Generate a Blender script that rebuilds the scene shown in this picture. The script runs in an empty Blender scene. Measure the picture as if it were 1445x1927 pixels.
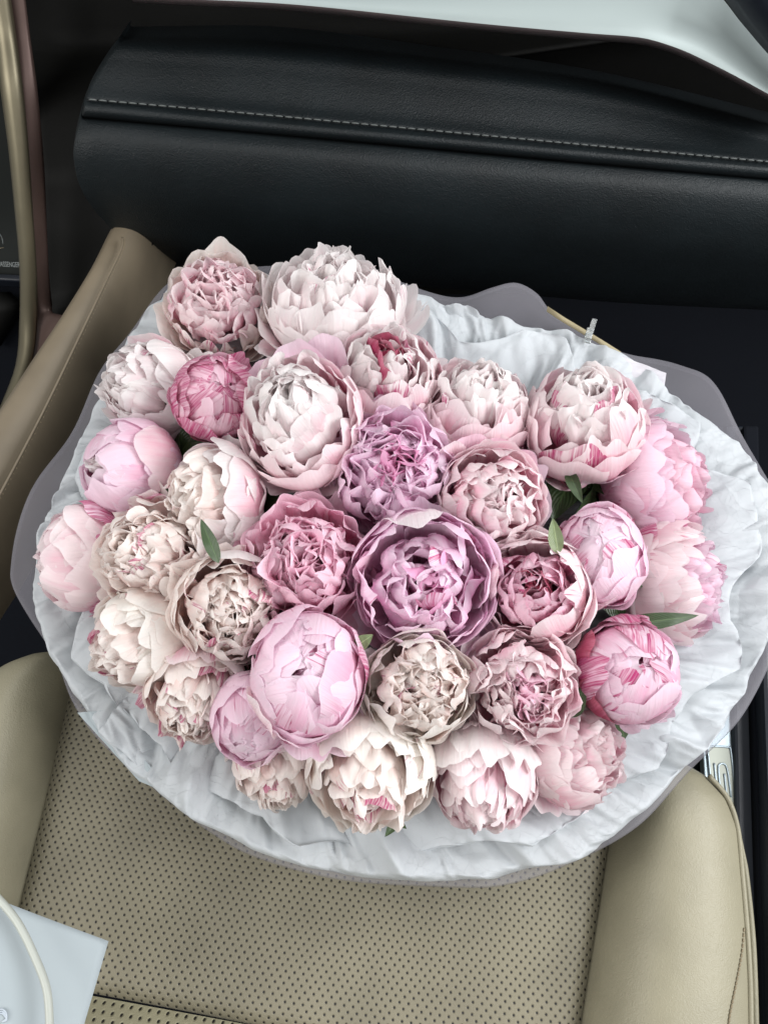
import bpy, math
import numpy as np
from mathutils import Vector, Matrix

rng = np.random.default_rng(11)
C = bpy.context.scene.collection
SC = bpy.context.scene
R = math.radians

# ------------------------------------------------------------------ camera
PITCH = R(28)
CAM = np.array([0.0, 0.0, 0.62])
F = 1392.0
cam_d = bpy.data.cameras.new('camera')
cam = bpy.data.objects.new('camera', cam_d)
C.objects.link(cam)
cam.location = CAM
cam.rotation_euler = (PITCH, 0, 0)
cam_d.sensor_fit = 'VERTICAL'
cam_d.sensor_height = 36.0
cam_d.lens = F / 1927 * 36.0
cam_d.clip_start = 0.01
cam_d.clip_end = 50
SC.camera = cam
c28, s28 = math.cos(PITCH), math.sin(PITCH)
AX = np.array([1.0, 0, 0])
AU = np.array([0, c28, s28])
AF = np.array([0, s28, -c28])

# ------------------------------------------------------------------ world and light
w = bpy.data.worlds.new('World')
SC.world = w
w.use_nodes = True
w.node_tree.nodes['Background'].inputs[0].default_value = (0.86, 0.88, 0.88, 1)
w.node_tree.nodes['Background'].inputs[1].default_value = 0.27


def area(name, loc, target, sx, sy, power, col):
    l = bpy.data.lights.new(name, 'AREA')
    l.shape = 'RECTANGLE'
    l.size, l.size_y, l.energy, l.color = sx, sy, power, col
    o = bpy.data.objects.new(name, l)
    C.objects.link(o)
    o.location = loc
    d = Vector(target) - Vector(loc)
    o.rotation_euler = d.to_track_quat('-Z', 'Y').to_euler()
    return o


area('side_window_light', (1.05, 0.10, 0.95), (0, 0.25, 0.05), 1.0, 0.6, 18.5, (0.98, 0.99, 1.0))
area('windshield_light', (0.10, 0.95, 1.45), (0.0, 0.2, 0.05), 1.3, 0.7, 8.5, (0.97, 0.99, 1.0))
area('driver_window_light', (-1.15, -0.15, 0.9), (-0.1, 0.25, 0.05), 0.9, 0.6, 10.0, (1.0, 0.985, 0.96))
area('rear_window_light', (0.1, -0.9, 1.2), (0, 0.3, 0.05), 1.2, 0.6, 5.5, (1.0, 0.99, 0.98))
SC.view_settings.view_transform = 'Standard'
SC.view_settings.look = 'None'
SC.view_settings.exposure = 0.36
SC.view_settings.gamma = 1.0
SC.cycles.max_bounces = 10
SC.cycles.diffuse_bounces = 6
SC.cycles.transmission_bounces = 8
SC.cycles.transparent_max_bounces = 8


# ------------------------------------------------------------------ helpers
def ray(px, py):
    return AX * ((px - 722.5) / F) - AU * ((py - 963.5) / F) + AF


def PD(px, py, d):
    return CAM + ray(px, py) * d


def PZ(px, py, z):
    r = ray(px, py)
    return CAM + r * ((z - CAM[2]) / r[2])


def PY(px, py, y):
    r = ray(px, py)
    return CAM + r * (y / r[1])


def PL(px, py, h):
    """ray meets the bouquet plane z = .07 + .11 y raised by h; returns point, depth"""
    r = ray(px, py)
    t = (0.07 + h - CAM[2]) / (r[2] - 0.11 * r[1])
    return CAM + r * t, t


def mesh_obj(name, verts, faces, mat, parent=None, uv=None, smooth=True):
    me = bpy.data.meshes.new(name)
    verts = np.asarray(verts, dtype=np.float32).reshape(-1, 3)
    faces = np.asarray(faces, dtype=np.int32)
    if faces.ndim == 2:
        n, k = faces.shape
        me.vertices.add(len(verts))
        me.vertices.foreach_set('co', verts.ravel())
        me.loops.add(n * k)
        me.loops.foreach_set('vertex_index', faces.ravel())
        me.polygons.add(n)
        me.polygons.foreach_set('loop_start', np.arange(0, n * k, k, dtype=np.int32))
        if uv is not None:
            l = me.uv_layers.new(name='UVMap')
            l.data.foreach_set('uv', np.asarray(uv, dtype=np.float32)[faces.ravel()].ravel())
        me.update(calc_edges=True)
        me.polygons.foreach_set('use_smooth', np.full(n, smooth, dtype=bool))
    o = bpy.data.objects.new(name, me)
    me.materials.append(mat)
    C.objects.link(o)
    if parent:
        o.parent = parent
    return o


def grid_faces(nr, nc, close=False):
    i = np.arange(nr - 1)[:, None]
    j = np.arange(nc if close else nc - 1)[None, :]
    j2 = (j + 1) % nc
    f = np.stack([i * nc + j, i * nc + j2, (i + 1) * nc + j2, (i + 1) * nc + j], -1)
    return f.reshape(-1, 4)


def grid_obj(name, P, mat, parent=None, close=False, flip=False, solid=0, uv=None, smooth=True):
    nr, nc = P.shape[:2]
    f = grid_faces(nr, nc, close)
    if flip:
        f = f[:, ::-1]
    if uv is None and not close:
        a, b = np.meshgrid(np.linspace(0, 1, nr), np.linspace(0, 1, nc), indexing='ij')
        uv = np.stack([b, a], -1).reshape(-1, 2)
    o = mesh_obj(name, P.reshape(-1, 3), f, mat, parent, uv, smooth)
    if solid:
        m = o.modifiers.new('thickness', 'SOLIDIFY')
        m.thickness = abs(solid)
        m.offset = -1 if solid > 0 else 1
    return o


def empty(name, loc, label, cat, group=None, kind=None):
    o = bpy.data.objects.new(name, None)
    o.empty_display_size = 0.02
    C.objects.link(o)
    o.location = loc
    tag(o, label, cat, group)
    return o


def tag(o, label, cat, group=None):
    o['label'] = label
    o['category'] = cat
    if group:
        o['group'] = group
    return o


def cr(pts, n, closed=False):
    """resample a polyline with Catmull-Rom, n points"""
    p = np.asarray(pts, float)
    if closed:
        q = np.vstack([p[-1], p, p[0], p[1]])
        m = len(p)
    else:
        q = np.vstack([2 * p[0] - p[1], p, 2 * p[-1] - p[-2]])
        m = len(p) - 1
    t = np.linspace(0, m, n, endpoint=not closed)
    i = np.minimum(t.astype(int), m - 1)
    f = (t - i)[:, None]
    a, b, c, d = q[i], q[i + 1], q[i + 2], q[i + 3]
    return 0.5 * (2 * b + (c - a) * f + (2 * a - 5 * b + 4 * c - d) * f ** 2 + (3 * b - a - 3 * c + d) * f ** 3)


def tube(name, pts, rad, mat, parent=None, n=8, cap=True):
    p = np.asarray(pts, float)
    T = np.gradient(p, axis=0)
    T /= np.linalg.norm(T, axis=1)[:, None] + 1e-9
    ref = np.array([0.13, 0.21, 0.97])
    A = np.cross(T, ref)
    A /= np.linalg.norm(A, axis=1)[:, None] + 1e-9
    B = np.cross(T, A)
    r = np.broadcast_to(np.asarray(rad, float), (len(p),)).copy()
    if cap:
        p = np.vstack([p[0], p, p[-1]]); A = np.vstack([A[0], A, A[-1]]); B = np.vstack([B[0], B, B[-1]])
        r = np.concatenate([[1e-5], r, [1e-5]])
    th = np.linspace(0, 2 * np.pi, n, endpoint=False)
    P = p[:, None] + r[:, None, None] * (np.cos(th)[None, :, None] * A[:, None] + np.sin(th)[None, :, None] * B[:, None])
    return grid_obj(name, P, mat, parent, close=True)


# smooth value noise and piecewise linear (folded paper) noise
_tab = rng.random((64, 64)) * 2 - 1


def vnoise(x, y):
    xi, yi = np.floor(x).astype(int), np.floor(y).astype(int)
    fx, fy = x - xi, y - yi
    fx = fx * fx * (3 - 2 * fx); fy = fy * fy * (3 - 2 * fy)
    g = lambda a, b: _tab[a % 64, b % 64]
    return (g(xi, yi) * (1 - fx) + g(xi + 1, yi) * fx) * (1 - fy) + (g(xi, yi + 1) * (1 - fx) + g(xi + 1, yi + 1) * fx) * fy


def fold(x, y, seed=0):
    """linear interpolation of random heights on a warped triangle lattice: flat facets, sharp creases"""
    wx = x + 0.8 * vnoise(x * .3 + 9.1 + seed, y * .3 + 3.3)
    wy = y + 0.8 * vnoise(x * .3 + 31.7, y * .3 + 17.9 + seed)
    sx = wx + wy * 0.5
    xi, yi = np.floor(sx).astype(int), np.floor(wy).astype(int)
    fx, fy = sx - xi, wy - yi
    g = lambda a, b: _tab[(a + seed * 7) % 64, (b + seed * 13) % 64]
    lo = g(xi, yi) * (1 - fx - fy) + g(xi + 1, yi) * fx + g(xi, yi + 1) * fy
    hi = g(xi + 1, yi + 1) * (fx + fy - 1) + g(xi + 1, yi) * (1 - fy) + g(xi, yi + 1) * (1 - fx)
    return np.where(fx + fy < 1, lo, hi)


# ------------------------------------------------------------------ materials
class NT:
    def __init__(s, name):
        s.m = bpy.data.materials.new(name)
        s.m.use_nodes = True
        s.t = s.m.node_tree
        s.n, s.l = s.t.nodes, s.t.links
        s.b = s.n['Principled BSDF']
        s.out = s.n['Material Output']

    def node(s, typ, **kw):
        n = s.n.new(typ)
        for k, v in kw.items():
            setattr(n, k, v)
        return n

    def link(s, a, b):
        s.l.new(a, b)

    def val(s, sock, v):
        if hasattr(v, 'is_linked') or hasattr(v, 'node'):
            s.l.new(v, sock)
        else:
            sock.default_value = v

    def math(s, op, a, b=0.0, c=0.0, clamp=False):
        n = s.n.new('ShaderNodeMath')
        n.operation = op
        n.use_clamp = clamp
        s.val(n.inputs[0], a); s.val(n.inputs[1], b); s.val(n.inputs[2], c)
        return n.outputs[0]

    def mix(s, fac, a, b):
        n = s.n.new('ShaderNodeMix')
        n.data_type = 'RGBA'
        s.val(n.inputs[0], fac)
        for i, v in ((6, a), (7, b)):
            s.val(n.inputs[i], v if not isinstance(v, tuple) else (*v, 1))
        return n.outputs[2]

    def noise(s, vec, scale, detail=3, rough=.5, dist=0):
        n = s.n.new('ShaderNodeTexNoise')
        n.inputs['Scale'].default_value = scale
        n.inputs['Detail'].default_value = detail
        n.inputs['Roughness'].default_value = rough
        n.inputs['Distortion'].default_value = dist
        if vec is not None:
            s.l.new(vec, n.inputs['Vector'])
        return n.outputs['Fac']

    def ramp(s, v, a, b):
        n = s.n.new('ShaderNodeMapRange')
        n.interpolation_type = 'SMOOTHSTEP'
        s.val(n.inputs['Value'], v)
        n.inputs['From Min'].default_value = a
        n.inputs['From Max'].default_value = b
        return n.outputs['Result']

    def bump(s, h, strength, dist, normal=None):
        n = s.n.new('ShaderNodeBump')
        n.inputs['Strength'].default_value = strength
        n.inputs['Distance'].default_value = dist
        s.l.new(h, n.inputs['Height'])
        if normal is not None:
            s.l.new(normal, n.inputs['Normal'])
        return n.outputs[0]


def leather(name, col, rough=.5, grain=.5, perf=None, spec=.4, var=.06, gscale=900, perfrot=0, gd=.0004):
    N = NT(name)
    co = N.node('ShaderNodeTexCoord').outputs['Object']
    v = N.node('ShaderNodeTexVoronoi')
    v.feature = 'SMOOTH_F1'
    v.inputs['Scale'].default_value = gscale
    wn = N.node('ShaderNodeTexNoise'); wn.inputs['Scale'].default_value = 60
    N.link(co, wn.inputs['Vector'])
    ad = N.node('ShaderNodeVectorMath', operation='MULTIPLY_ADD')
    N.link(wn.outputs['Color'], ad.inputs[0]); ad.inputs[1].default_value = (.006, .006, .006); N.link(co, ad.inputs[2])
    N.link(ad.outputs[0], v.inputs['Vector'])
    n1 = N.noise(co, 14, 3)
    n2 = N.noise(ad.outputs[0], 260, 4, .65, 1.0)
    h = N.math('ADD', N.math('MULTIPLY', v.outputs['Distance'], .6), N.math('MULTIPLY', n2, 1.0))
    dark = tuple(c * (1 - var * 2.5) for c in col)
    lite = tuple(min(1, c * (1 + var)) for c in col)
    base = N.mix(N.ramp(n1, .3, .7), dark, lite)
    nrm = N.bump(h, grain, gd)
    if perf:
        a, b, r = perf
        mp = N.node('ShaderNodeMapping'); mp.inputs['Rotation'].default_value = (0, 0, perfrot)
        N.link(co, mp.inputs['Vector'])
        sp = N.node('ShaderNodeSeparateXYZ'); N.link(mp.outputs[0], sp.inputs[0])
        ds = []
        for off in (0, .5):
            fx = N.math('SUBTRACT', N.math('FRACT', N.math('ADD', N.math('DIVIDE', sp.outputs[0], a), off + 50)), .5)
            fy = N.math('SUBTRACT', N.math('FRACT', N.math('ADD', N.math('DIVIDE', sp.outputs[1], b), off + 50)), .5)
            fx = N.math('MULTIPLY', fx, a); fy = N.math('MULTIPLY', fy, b)
            ds.append(N.math('SQRT', N.math('ADD', N.math('MULTIPLY', fx, fx), N.math('MULTIPLY', fy, fy))))
        d = N.math('MINIMUM', *ds)
        hole = N.ramp(d, r * .75, r * 1.15)
        dip = N.ramp(d, r * .6, r * 1.9)
        base = N.mix(hole, (.012, .011, .010), base)
        nrm = N.bump(dip, .8, .0007, nrm)
    N.val(N.b.inputs['Base Color'], base)
    N.b.inputs['Roughness'].default_value = rough
    N.b.inputs['Specular IOR Level'].default_value = spec
    N.link(nrm, N.b.inputs['Normal'])
    return N.m


def plain(name, col, rough=.5, metal=0, spec=.5, nscale=40, var=.08, bump=.0, bscale=300, aniso=0):
    N = NT(name)
    co = N.node('ShaderNodeTexCoord').outputs['Object']
    n = N.noise(co, nscale, 4)
    base = N.mix(n, tuple(c * (1 - var) for c in col), tuple(min(1, c * (1 + var)) for c in col))
    N.val(N.b.inputs['Base Color'], base)
    N.b.inputs['Metallic'].default_value = metal
    N.b.inputs['Specular IOR Level'].default_value = spec
    N.val(N.b.inputs['Roughness'], N.math('MULTIPLY_ADD', n, .12, rough - .06))
    if bump:
        N.link(N.bump(N.noise(co, bscale, 4, .6), bump, .0004), N.b.inputs['Normal'])
    return N.m


def petal_mat(name, tip, base, streak, amount, edge=None, glow=.26, sharp=1.0):
    """tip/base colours along the petal, fine veins, pigment streaks by amount; flame: share of whole petal taken by streaks"""
    N = NT(name)
    uv = N.node('ShaderNodeUVMap').outputs[0]
    sp = N.node('ShaderNodeSeparateXYZ'); N.link(uv, sp.inputs[0])
    u, v = sp.outputs[0], sp.outputs[1]
    info = N.node('ShaderNodeObjectInfo').outputs['Random']
    cb = N.node('ShaderNodeCombineXYZ')
    N.val(cb.inputs[0], N.math('MULTIPLY', u, 18.0)); N.val(cb.inputs[1], N.math('MULTIPLY', v, 1.1))
    N.val(cb.inputs[2], N.math('MULTIPLY', info, 37.0))
    fine = N.noise(cb.outputs[0], 1.0, 4, .6, .5)
    cb2 = N.node('ShaderNodeCombineXYZ')
    N.val(cb2.inputs[0], N.math('MULTIPLY', u, 60.0)); N.val(cb2.inputs[1], N.math('MULTIPLY', v, 3.0))
    N.val(cb2.inputs[2], N.math('MULTIPLY', info, 11.0))
    vein = N.noise(cb2.outputs[0], 1.0, 3, .6, .3)
    cb3 = N.node('ShaderNodeCombineXYZ')
    N.val(cb3.inputs[0], N.math('MULTIPLY', u, 2.2)); N.val(cb3.inputs[1], N.math('MULTIPLY', v, 2.2))
    N.val(cb3.inputs[2], N.math('MULTIPLY', info, 91.0))
    cloud = N.noise(cb3.outputs[0], 1.0, 3, .5, .3)
    g = N.math('ADD', N.math('ADD', v, N.math('MULTIPLY', N.math('SUBTRACT', fine, .5), .5)), N.math('MULTIPLY', N.math('SUBTRACT', cloud, .5), .9))
    g = N.math('ADD', g, N.math('MULTIPLY', N.math('SUBTRACT', info, .5), .35))
    col = N.mix(N.ramp(g, .25, 1.05), base, tip)
    ed = edge or tuple(min(.9, c * 1.06) for c in tip)
    au = N.math('ABSOLUTE', N.math('SUBTRACT', N.math('MULTIPLY', u, 2.0), 1.0))
    rim = N.math('MAXIMUM', N.ramp(v, .86, 1.0), N.ramp(au, .86, 1.0))
    col = N.mix(N.math('MULTIPLY', rim, .35), col, ed)
    if amount > 0:
        thr = 1.0 - amount
        st = N.ramp(N.math('ADD', fine, N.math('MULTIPLY', N.math('SUBTRACT', cloud, .5), 1.1)), thr - .12 * sharp, thr + .16 * sharp)
        st = N.math('MULTIPLY', st, N.math('ADD', .55, N.math('MULTIPLY', N.ramp(vein, .35, .65), .45)))
        st = N.math('MULTIPLY', st, N.math('MULTIPLY_ADD', vein, .9, .45), clamp=True)
        col = N.mix(st, col, streak)
    hs = N.node('ShaderNodeHueSaturation')
    N.val(hs.inputs['Value'], N.math('MULTIPLY_ADD', info, .10, .93))
    N.val(hs.inputs['Color'], col)
    col = hs.outputs[0]
    N.val(N.b.inputs['Base Color'], col)
    N.b.inputs['Roughness'].default_value = .55
    N.b.inputs['Specular IOR Level'].default_value = .28
    N.b.inputs['Sheen Weight'].default_value = .12
    nrm = N.bump(N.math('ADD', N.math('MULTIPLY', vein, .5), fine), .75, .0012)
    N.link(nrm, N.b.inputs['Normal'])
    tr = N.node('ShaderNodeBsdfTranslucent')
    gm = N.node('ShaderNodeGamma'); gm.inputs[1].default_value = 1.3
    N.link(col, gm.inputs[0]); N.link(N.mix(glow, gm.outputs[0], (.97, .66, .74)), tr.inputs[0])
    mx = N.node('ShaderNodeMixShader'); mx.inputs[0].default_value = .42
    N.link(N.b.outputs[0], mx.inputs[1]); N.link(tr.outputs[0], mx.inputs[2])
    N.link(mx.outputs[0], N.out.inputs[0])
    return N.m


def paper_mat(name, col, trans=.3, rough=.6, see=0.0, bump=.25, scale=220, crease=0.0):
    N = NT(name)
    co = N.node('ShaderNodeTexCoord').outputs['Object']
    n = N.noise(co, scale, 4, .6)
    n2 = N.noise(co, 9, 3)
    base = N.mix(n2, tuple(c * .95 for c in col), col)
    N.val(N.b.inputs['Base Color'], base)
    N.b.inputs['Roughness'].default_value = rough
    N.b.inputs['Specular IOR Level'].default_value = .3
    nb = N.bump(n, bump, .0004)
    if crease:
        # crushed paper: every cell is a small plane with its own tilt
        wn = N.node('ShaderNodeTexNoise'); wn.inputs['Scale'].default_value = 16
        N.link(co, wn.inputs['Vector'])
        ad = N.node('ShaderNodeVectorMath', operation='MULTIPLY_ADD')
        N.link(wn.outputs['Color'], ad.inputs[0]); ad.inputs[1].default_value = (.05, .05, .05); N.link(co, ad.inputs[2])
        mask = N.ramp(N.noise(co, 13, 2), .38, .62)
        for sc_, am in ((38, 1.0), (85, .55), (190, .25)):
            v = N.node('ShaderNodeTexVoronoi'); v.inputs['Scale'].default_value = sc_
            N.link(ad.outputs[0], v.inputs['Vector'])
            sub = N.node('ShaderNodeVectorMath', operation='SUBTRACT'); N.link(ad.outputs[0], sub.inputs[0]); N.link(v.outputs['Position'], sub.inputs[1])
            cc = N.node('ShaderNodeVectorMath', operation='SUBTRACT'); N.link(v.outputs['Color'], cc.inputs[0]); cc.inputs[1].default_value = (.5, .5, .5)
            dt = N.node('ShaderNodeVectorMath', operation='DOT_PRODUCT'); N.link(sub.outputs[0], dt.inputs[0]); N.link(cc.outputs[0], dt.inputs[1])
            h = N.math('MULTIPLY', N.math('MULTIPLY', dt.outputs['Value'], crease * am), N.math('MULTIPLY_ADD', mask, .8, .2))
            nb = N.bump(h, 1.0, 1.0, nb)
    N.link(nb, N.b.inputs['Normal'])
    tr = N.node('ShaderNodeBsdfTranslucent'); N.link(base, tr.inputs[0])
    mx = N.node('ShaderNodeMixShader'); mx.inputs[0].default_value = trans
    N.link(N.b.outputs[0], mx.inputs[1]); N.link(tr.outputs[0], mx.inputs[2])
    o = mx.outputs[0]
    if see:
        tp = N.node('ShaderNodeBsdfTransparent')
        m2 = N.node('ShaderNodeMixShader'); m2.inputs[0].default_value = see
        N.link(o, m2.inputs[1]); N.link(tp.outputs[0], m2.inputs[2])
        o = m2.outputs[0]
    N.link(o, N.out.inputs[0])
    return N.m


M = {}
SR = R(8)
M['seat'] = leather('beige_leather', (.245, .225, .158), rough=.46, grain=.45, gscale=1200, gd=.0006)
M['perf'] = leather('perforated_beige_leather', (.195, .176, .124), rough=.55, grain=.4, perf=(.0064, .0073, .00086), perfrot=SR)
M['perf2'] = leather('perforated_backrest_leather', (.32, .298, .20), rough=.55, grain=.4, perf=(.0066, .0084, .0010), perfrot=SR)
M['pad'] = leather('tan_leather', (.19, .155, .108), rough=.5, grain=.15, gscale=700)
M['thread_tan'] = plain('tan_thread', (.20, .16, .10), .7)
M['black'] = leather('black_leather', (.0055, .009, .0107), rough=.55, grain=.9, gd=.0007, gscale=900, spec=.35, var=.1)
M['thread'] = plain('grey_thread', (.10, .11, .107), .7)
M['blackplastic'] = plain('black_plastic', (.005, .005, .0045), .65, spec=.15, bump=.3, bscale=700)
M['carpet'] = plain('dark_carpet', (.006, .007, .010), .95, spec=.1, bump=.6, bscale=500)
M['silver'] = plain('satin_silver', (.27, .31, .305), .55, metal=.35, bump=.05, bscale=900, var=.03)
M['bevel'] = plain('bronze_bevel', (.11, .09, .09), .45, metal=.7)
M['gold'] = plain('champagne_metal', (.17, .15, .10), .42, metal=.65, var=.05)
M['rose'] = plain('rose_brown_metal', (.115, .075, .065), .45, metal=.5, var=.08)
M['glass'] = plain('dark_display_glass', (.010, .012, .011), .6, spec=.15)
M['ink'] = plain('grey_print', (.22, .24, .24), .6)
M['navy'] = plain('dark_blue_trim', (.009, .012, .019), .45, bump=.2)
M['sill'] = plain('brushed_sill_metal', (.42, .50, .55), .4, metal=.5, var=.05)
M['sillrecess'] = plain('sill_recess', (.36, .38, .33), .5, metal=.2, var=.05)
M['tissue'] = paper_mat('white_tissue', (.60, .63, .655), .25, .62, see=.05, bump=.15, crease=.22)
M['film'] = paper_mat('lilac_grey_wrap', (.30, .29, .325), .2, .38, see=.55, bump=.05)
M['card'] = paper_mat('white_card', (.345, .39, .41), .05, .6, bump=.12)
M['kraft'] = paper_mat('kraft_strip', (.34, .29, .18), .1, .6)
M['label'] = paper_mat('white_sheet', (.70, .68, .72), .2, .6)
M['cable'] = plain('white_cable', (.39, .41, .37), .4, var=.03)
M['stem'] = plain('green_stem', (.07, .11, .035), .5, var=.2)
M['pencil'] = plain('pale_print', (.42, .47, .52), .7)


def leaf_mat(name, a, b):
    N = NT(name)
    uv = N.node('ShaderNodeUVMap').outputs[0]
    sp = N.node('ShaderNodeSeparateXYZ'); N.link(uv, sp.inputs[0])
    au = N.math('ABSOLUTE', N.math('SUBTRACT', sp.outputs[0], .5))
    vv = N.math('ADD', N.math('MULTIPLY', sp.outputs[1], 9.0), N.math('MULTIPLY', au, -9.0))
    wv = N.math('SINE', N.math('MULTIPLY', vv, 6.28))
    co = N.node('ShaderNodeTexCoord').outputs['Object']
    n = N.noise(co, 60, 4)
    col = N.mix(n, a, b)
    col = N.mix(N.math('MULTIPLY', N.math('SUBTRACT', 1.0, N.ramp(au, .01, .05)), .5), col, tuple(min(1, c * 2.0) for c in b))
    N.val(N.b.inputs['Base Color'], col)
    N.b.inputs['Roughness'].default_value = .38
    N.link(N.bump(wv, .25, .0006), N.b.inputs['Normal'])
    return N.m


M['leaf'] = leaf_mat('dark_green_leaf', (.025, .045, .018), (.05, .085, .03))
M['leaf_pale'] = leaf_mat('olive_leaf', (.10, .14, .06), (.20, .24, .12))

MAG = (.52, .035, .19)
CRIM = (.36, .012, .065)
PAL = {
    'white': ((.93, .90, .89), (.92, .72, .76), MAG, .0),
    'blush': ((.93, .83, .84), (.92, .50, .62), MAG, .0),
    'pink': ((.91, .68, .77), (.88, .34, .53), MAG, .0),
    'lilac': ((.91, .75, .86), (.82, .36, .60), MAG, .0),
    'cream': ((.93, .87, .83), (.94, .73, .69), MAG, .0),
    'ivory': ((.93, .91, .86), (.94, .77, .72), MAG, .0),
    'deep': ((.87, .50, .70), (.66, .08, .34), MAG, .0),
    'rosebud': ((.92, .75, .84), (.88, .43, .62), MAG, .0),
}
PM = {}
for k, (tp, bs, st, am) in PAL.items():
    gl = .10 if k in ('white', 'ivory', 'cream') else .18
    PM[k] = petal_mat('petal_' + k, tp, bs, st, 0.0, glow=gl)
    PM[k + '_touch'] = petal_mat('petal_' + k + '_touched', tp, bs, st, .33, glow=gl, sharp=.6)
    PM[k + '_flame'] = petal_mat('petal_' + k + '_flamed', tp, bs, st, .54, glow=gl, sharp=.7)
PM['flame'] = petal_mat('petal_magenta_flamed', (.93, .76, .85), (.84, .34, .56), (.52, .012, .17), .62, sharp=.5)
PM['crimson'] = petal_mat('petal_crimson', (.46, .035, .13), (.26, .01, .05), CRIM, .5, edge=(.72, .42, .48))


# ------------------------------------------------------------------ petals
NV, NU = 13, 17
_v = np.linspace(0, 1, NV)[:, None]
_u = np.linspace(-1, 1, NU)[None, :]
_F = grid_faces(NV, NU)
_UV = np.stack(np.broadcast_arrays((_u + 1) / 2, _v), -1).reshape(-1, 2)


def petal_points(prof, W, cup, phi, rag=.06, ruf=.05, curl=0.0, point=0.0, twist=0.0, crumple=.02, narrow=.25, r=rng, freq=1.0, yaw=0.0):
    """prof: 4 Bezier control points (rho, z). W half width, cup lateral radius of curvature."""
    ph = r.random(8) * 6.28
    uu = _u
    # outline: rounded corners, notched tip
    L = 1 - min(.30, .08 + .30 * W) * np.abs(uu) ** 2.6 - point * np.abs(uu) ** 1.2
    L = L + rag * (np.sin(uu * 3.3 * freq + ph[0]) * .6 + np.abs(np.sin(uu * 4.2 * freq + ph[1])) * .8 - .5 + np.sin(uu * 9 + ph[2]) * .25) - rag * .5
    if r.random() < .4:
        L = L - rag * 1.8 * np.exp(-((uu - (r.random() - .5) * .8) / .13) ** 2)
    t = np.clip(_v * L, 0, 1.06)
    p = np.asarray(prof, float)
    a = 1 - t
    B = [a ** 3, 3 * a * a * t, 3 * a * t * t, t ** 3]
    rho = sum(b * q[0] for b, q in zip(B, p))
    z = sum(b * q[1] for b, q in zip(B, p))
    D = [3 * a * a, 6 * a * t, 3 * t * t]
    dr = sum(b * (p[i + 1][0] - p[i][0]) for i, b in enumerate(D))
    dz = sum(b * (p[i + 1][1] - p[i][1]) for i, b in enumerate(D))
    ln = np.sqrt(dr * dr + dz * dz) + 1e-6
    nr, nz = -dz / ln, dr / ln
    wd = W * (narrow + (1 - narrow) * np.sin(np.clip(t * 1.2, 0, 1) * np.pi / 2) ** 1.2)
    wd = wd * (1 + .05 * np.sin(_v * 7 + ph[3]) * np.sign(uu))
    ang = uu * wd / cup
    lat = cup * np.sin(ang)
    inn = cup * (1 - np.cos(ang))
    e = np.maximum(np.abs(uu) ** 3, _v ** 3.0)
    rf = ruf * e * (np.sin(uu * 4.0 * freq + ph[4] + _v * 3) * .75 + np.sin(uu * 7.5 * freq + ph[5] + _v * 2) * .4 + np.sin(_v * 7 + ph[6]) * .35)
    lat = lat + ruf * .6 * e * np.sin(_v * 8 + uu * 4 + ph[7])
    q = r.random(2) * 40
    cz = crumple * (vnoise(uu * 2.2 + q[0] + 0 * _v, _v * 2.6 + q[1]) + .45 * vnoise(uu * 5.5 + q[1] + 0 * _v, _v * 5 + q[0]))
    off = inn + rf + cz - curl * _v ** 5 + twist * uu * _v
    rho = rho + nr * off
    z = z + nz * off
    if yaw:
        r0 = p[3][0]
        cy, sy = math.cos(yaw), math.sin(yaw)
        a_ = rho - r0
        rho, lat = r0 + a_ * cy - lat * sy, a_ * sy + lat * cy
    cp, sp = math.cos(phi), math.sin(phi)
    X = rho * cp - lat * sp
    Y = rho * sp + lat * cp
    return np.stack([X, Y, z + 0 * X], -1)


def shell(rad, th_end, zs=1.0, flare=0.0, tipin=0.0):
    """Bezier controls approximating a spheroid meridian from the bottom pole to polar angle th_end (degrees)"""
    th = R(th_end)
    k = 4 / 3 * math.tan(th / 4)
    p0 = np.array([0.0, -rad * zs])
    p3 = np.array([rad * math.sin(th), -rad * zs * math.cos(th)])
    t0 = np.array([1.0, 0.0]) * k * rad
    t3 = np.array([math.cos(th), math.sin(th) * zs]) * k * rad
    out = [p0, p0 + t0, p3 - t3, p3]
    out[3] = out[3] + np.array([flare, 0]) - np.array([tipin, 0])
    out[2] = out[2] + np.array([flare * .35, 0])
    return out


def inner(r0, h, lean=0.0, zb=-.7):
    return [(0.03, zb), (r0 * .95 + .04, zb + .15), (r0 * 1.12 + .03, h * .85), (r0 + lean * (.25 + .75 * r0), h)]


class Flower:
    def __init__(s, root, rad, r):
        s.root, s.rad, s.r = root, rad, r

    def petal(s, mat, *a, **k):
        P = petal_points(*a, r=s.r, **k) * s.rad
        # a petal is thin but real: single sheet in a folded rosette
        return mesh_obj('petal', P.reshape(-1, 3), _F, PM[mat], s.root, _UV)


def pick(r, pal, touch, flame):
    x = r.random()
    if x < flame:
        return pal + '_flame'
    if x < flame + touch + .06:
        return pal + '_touch'
    return pal


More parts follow.
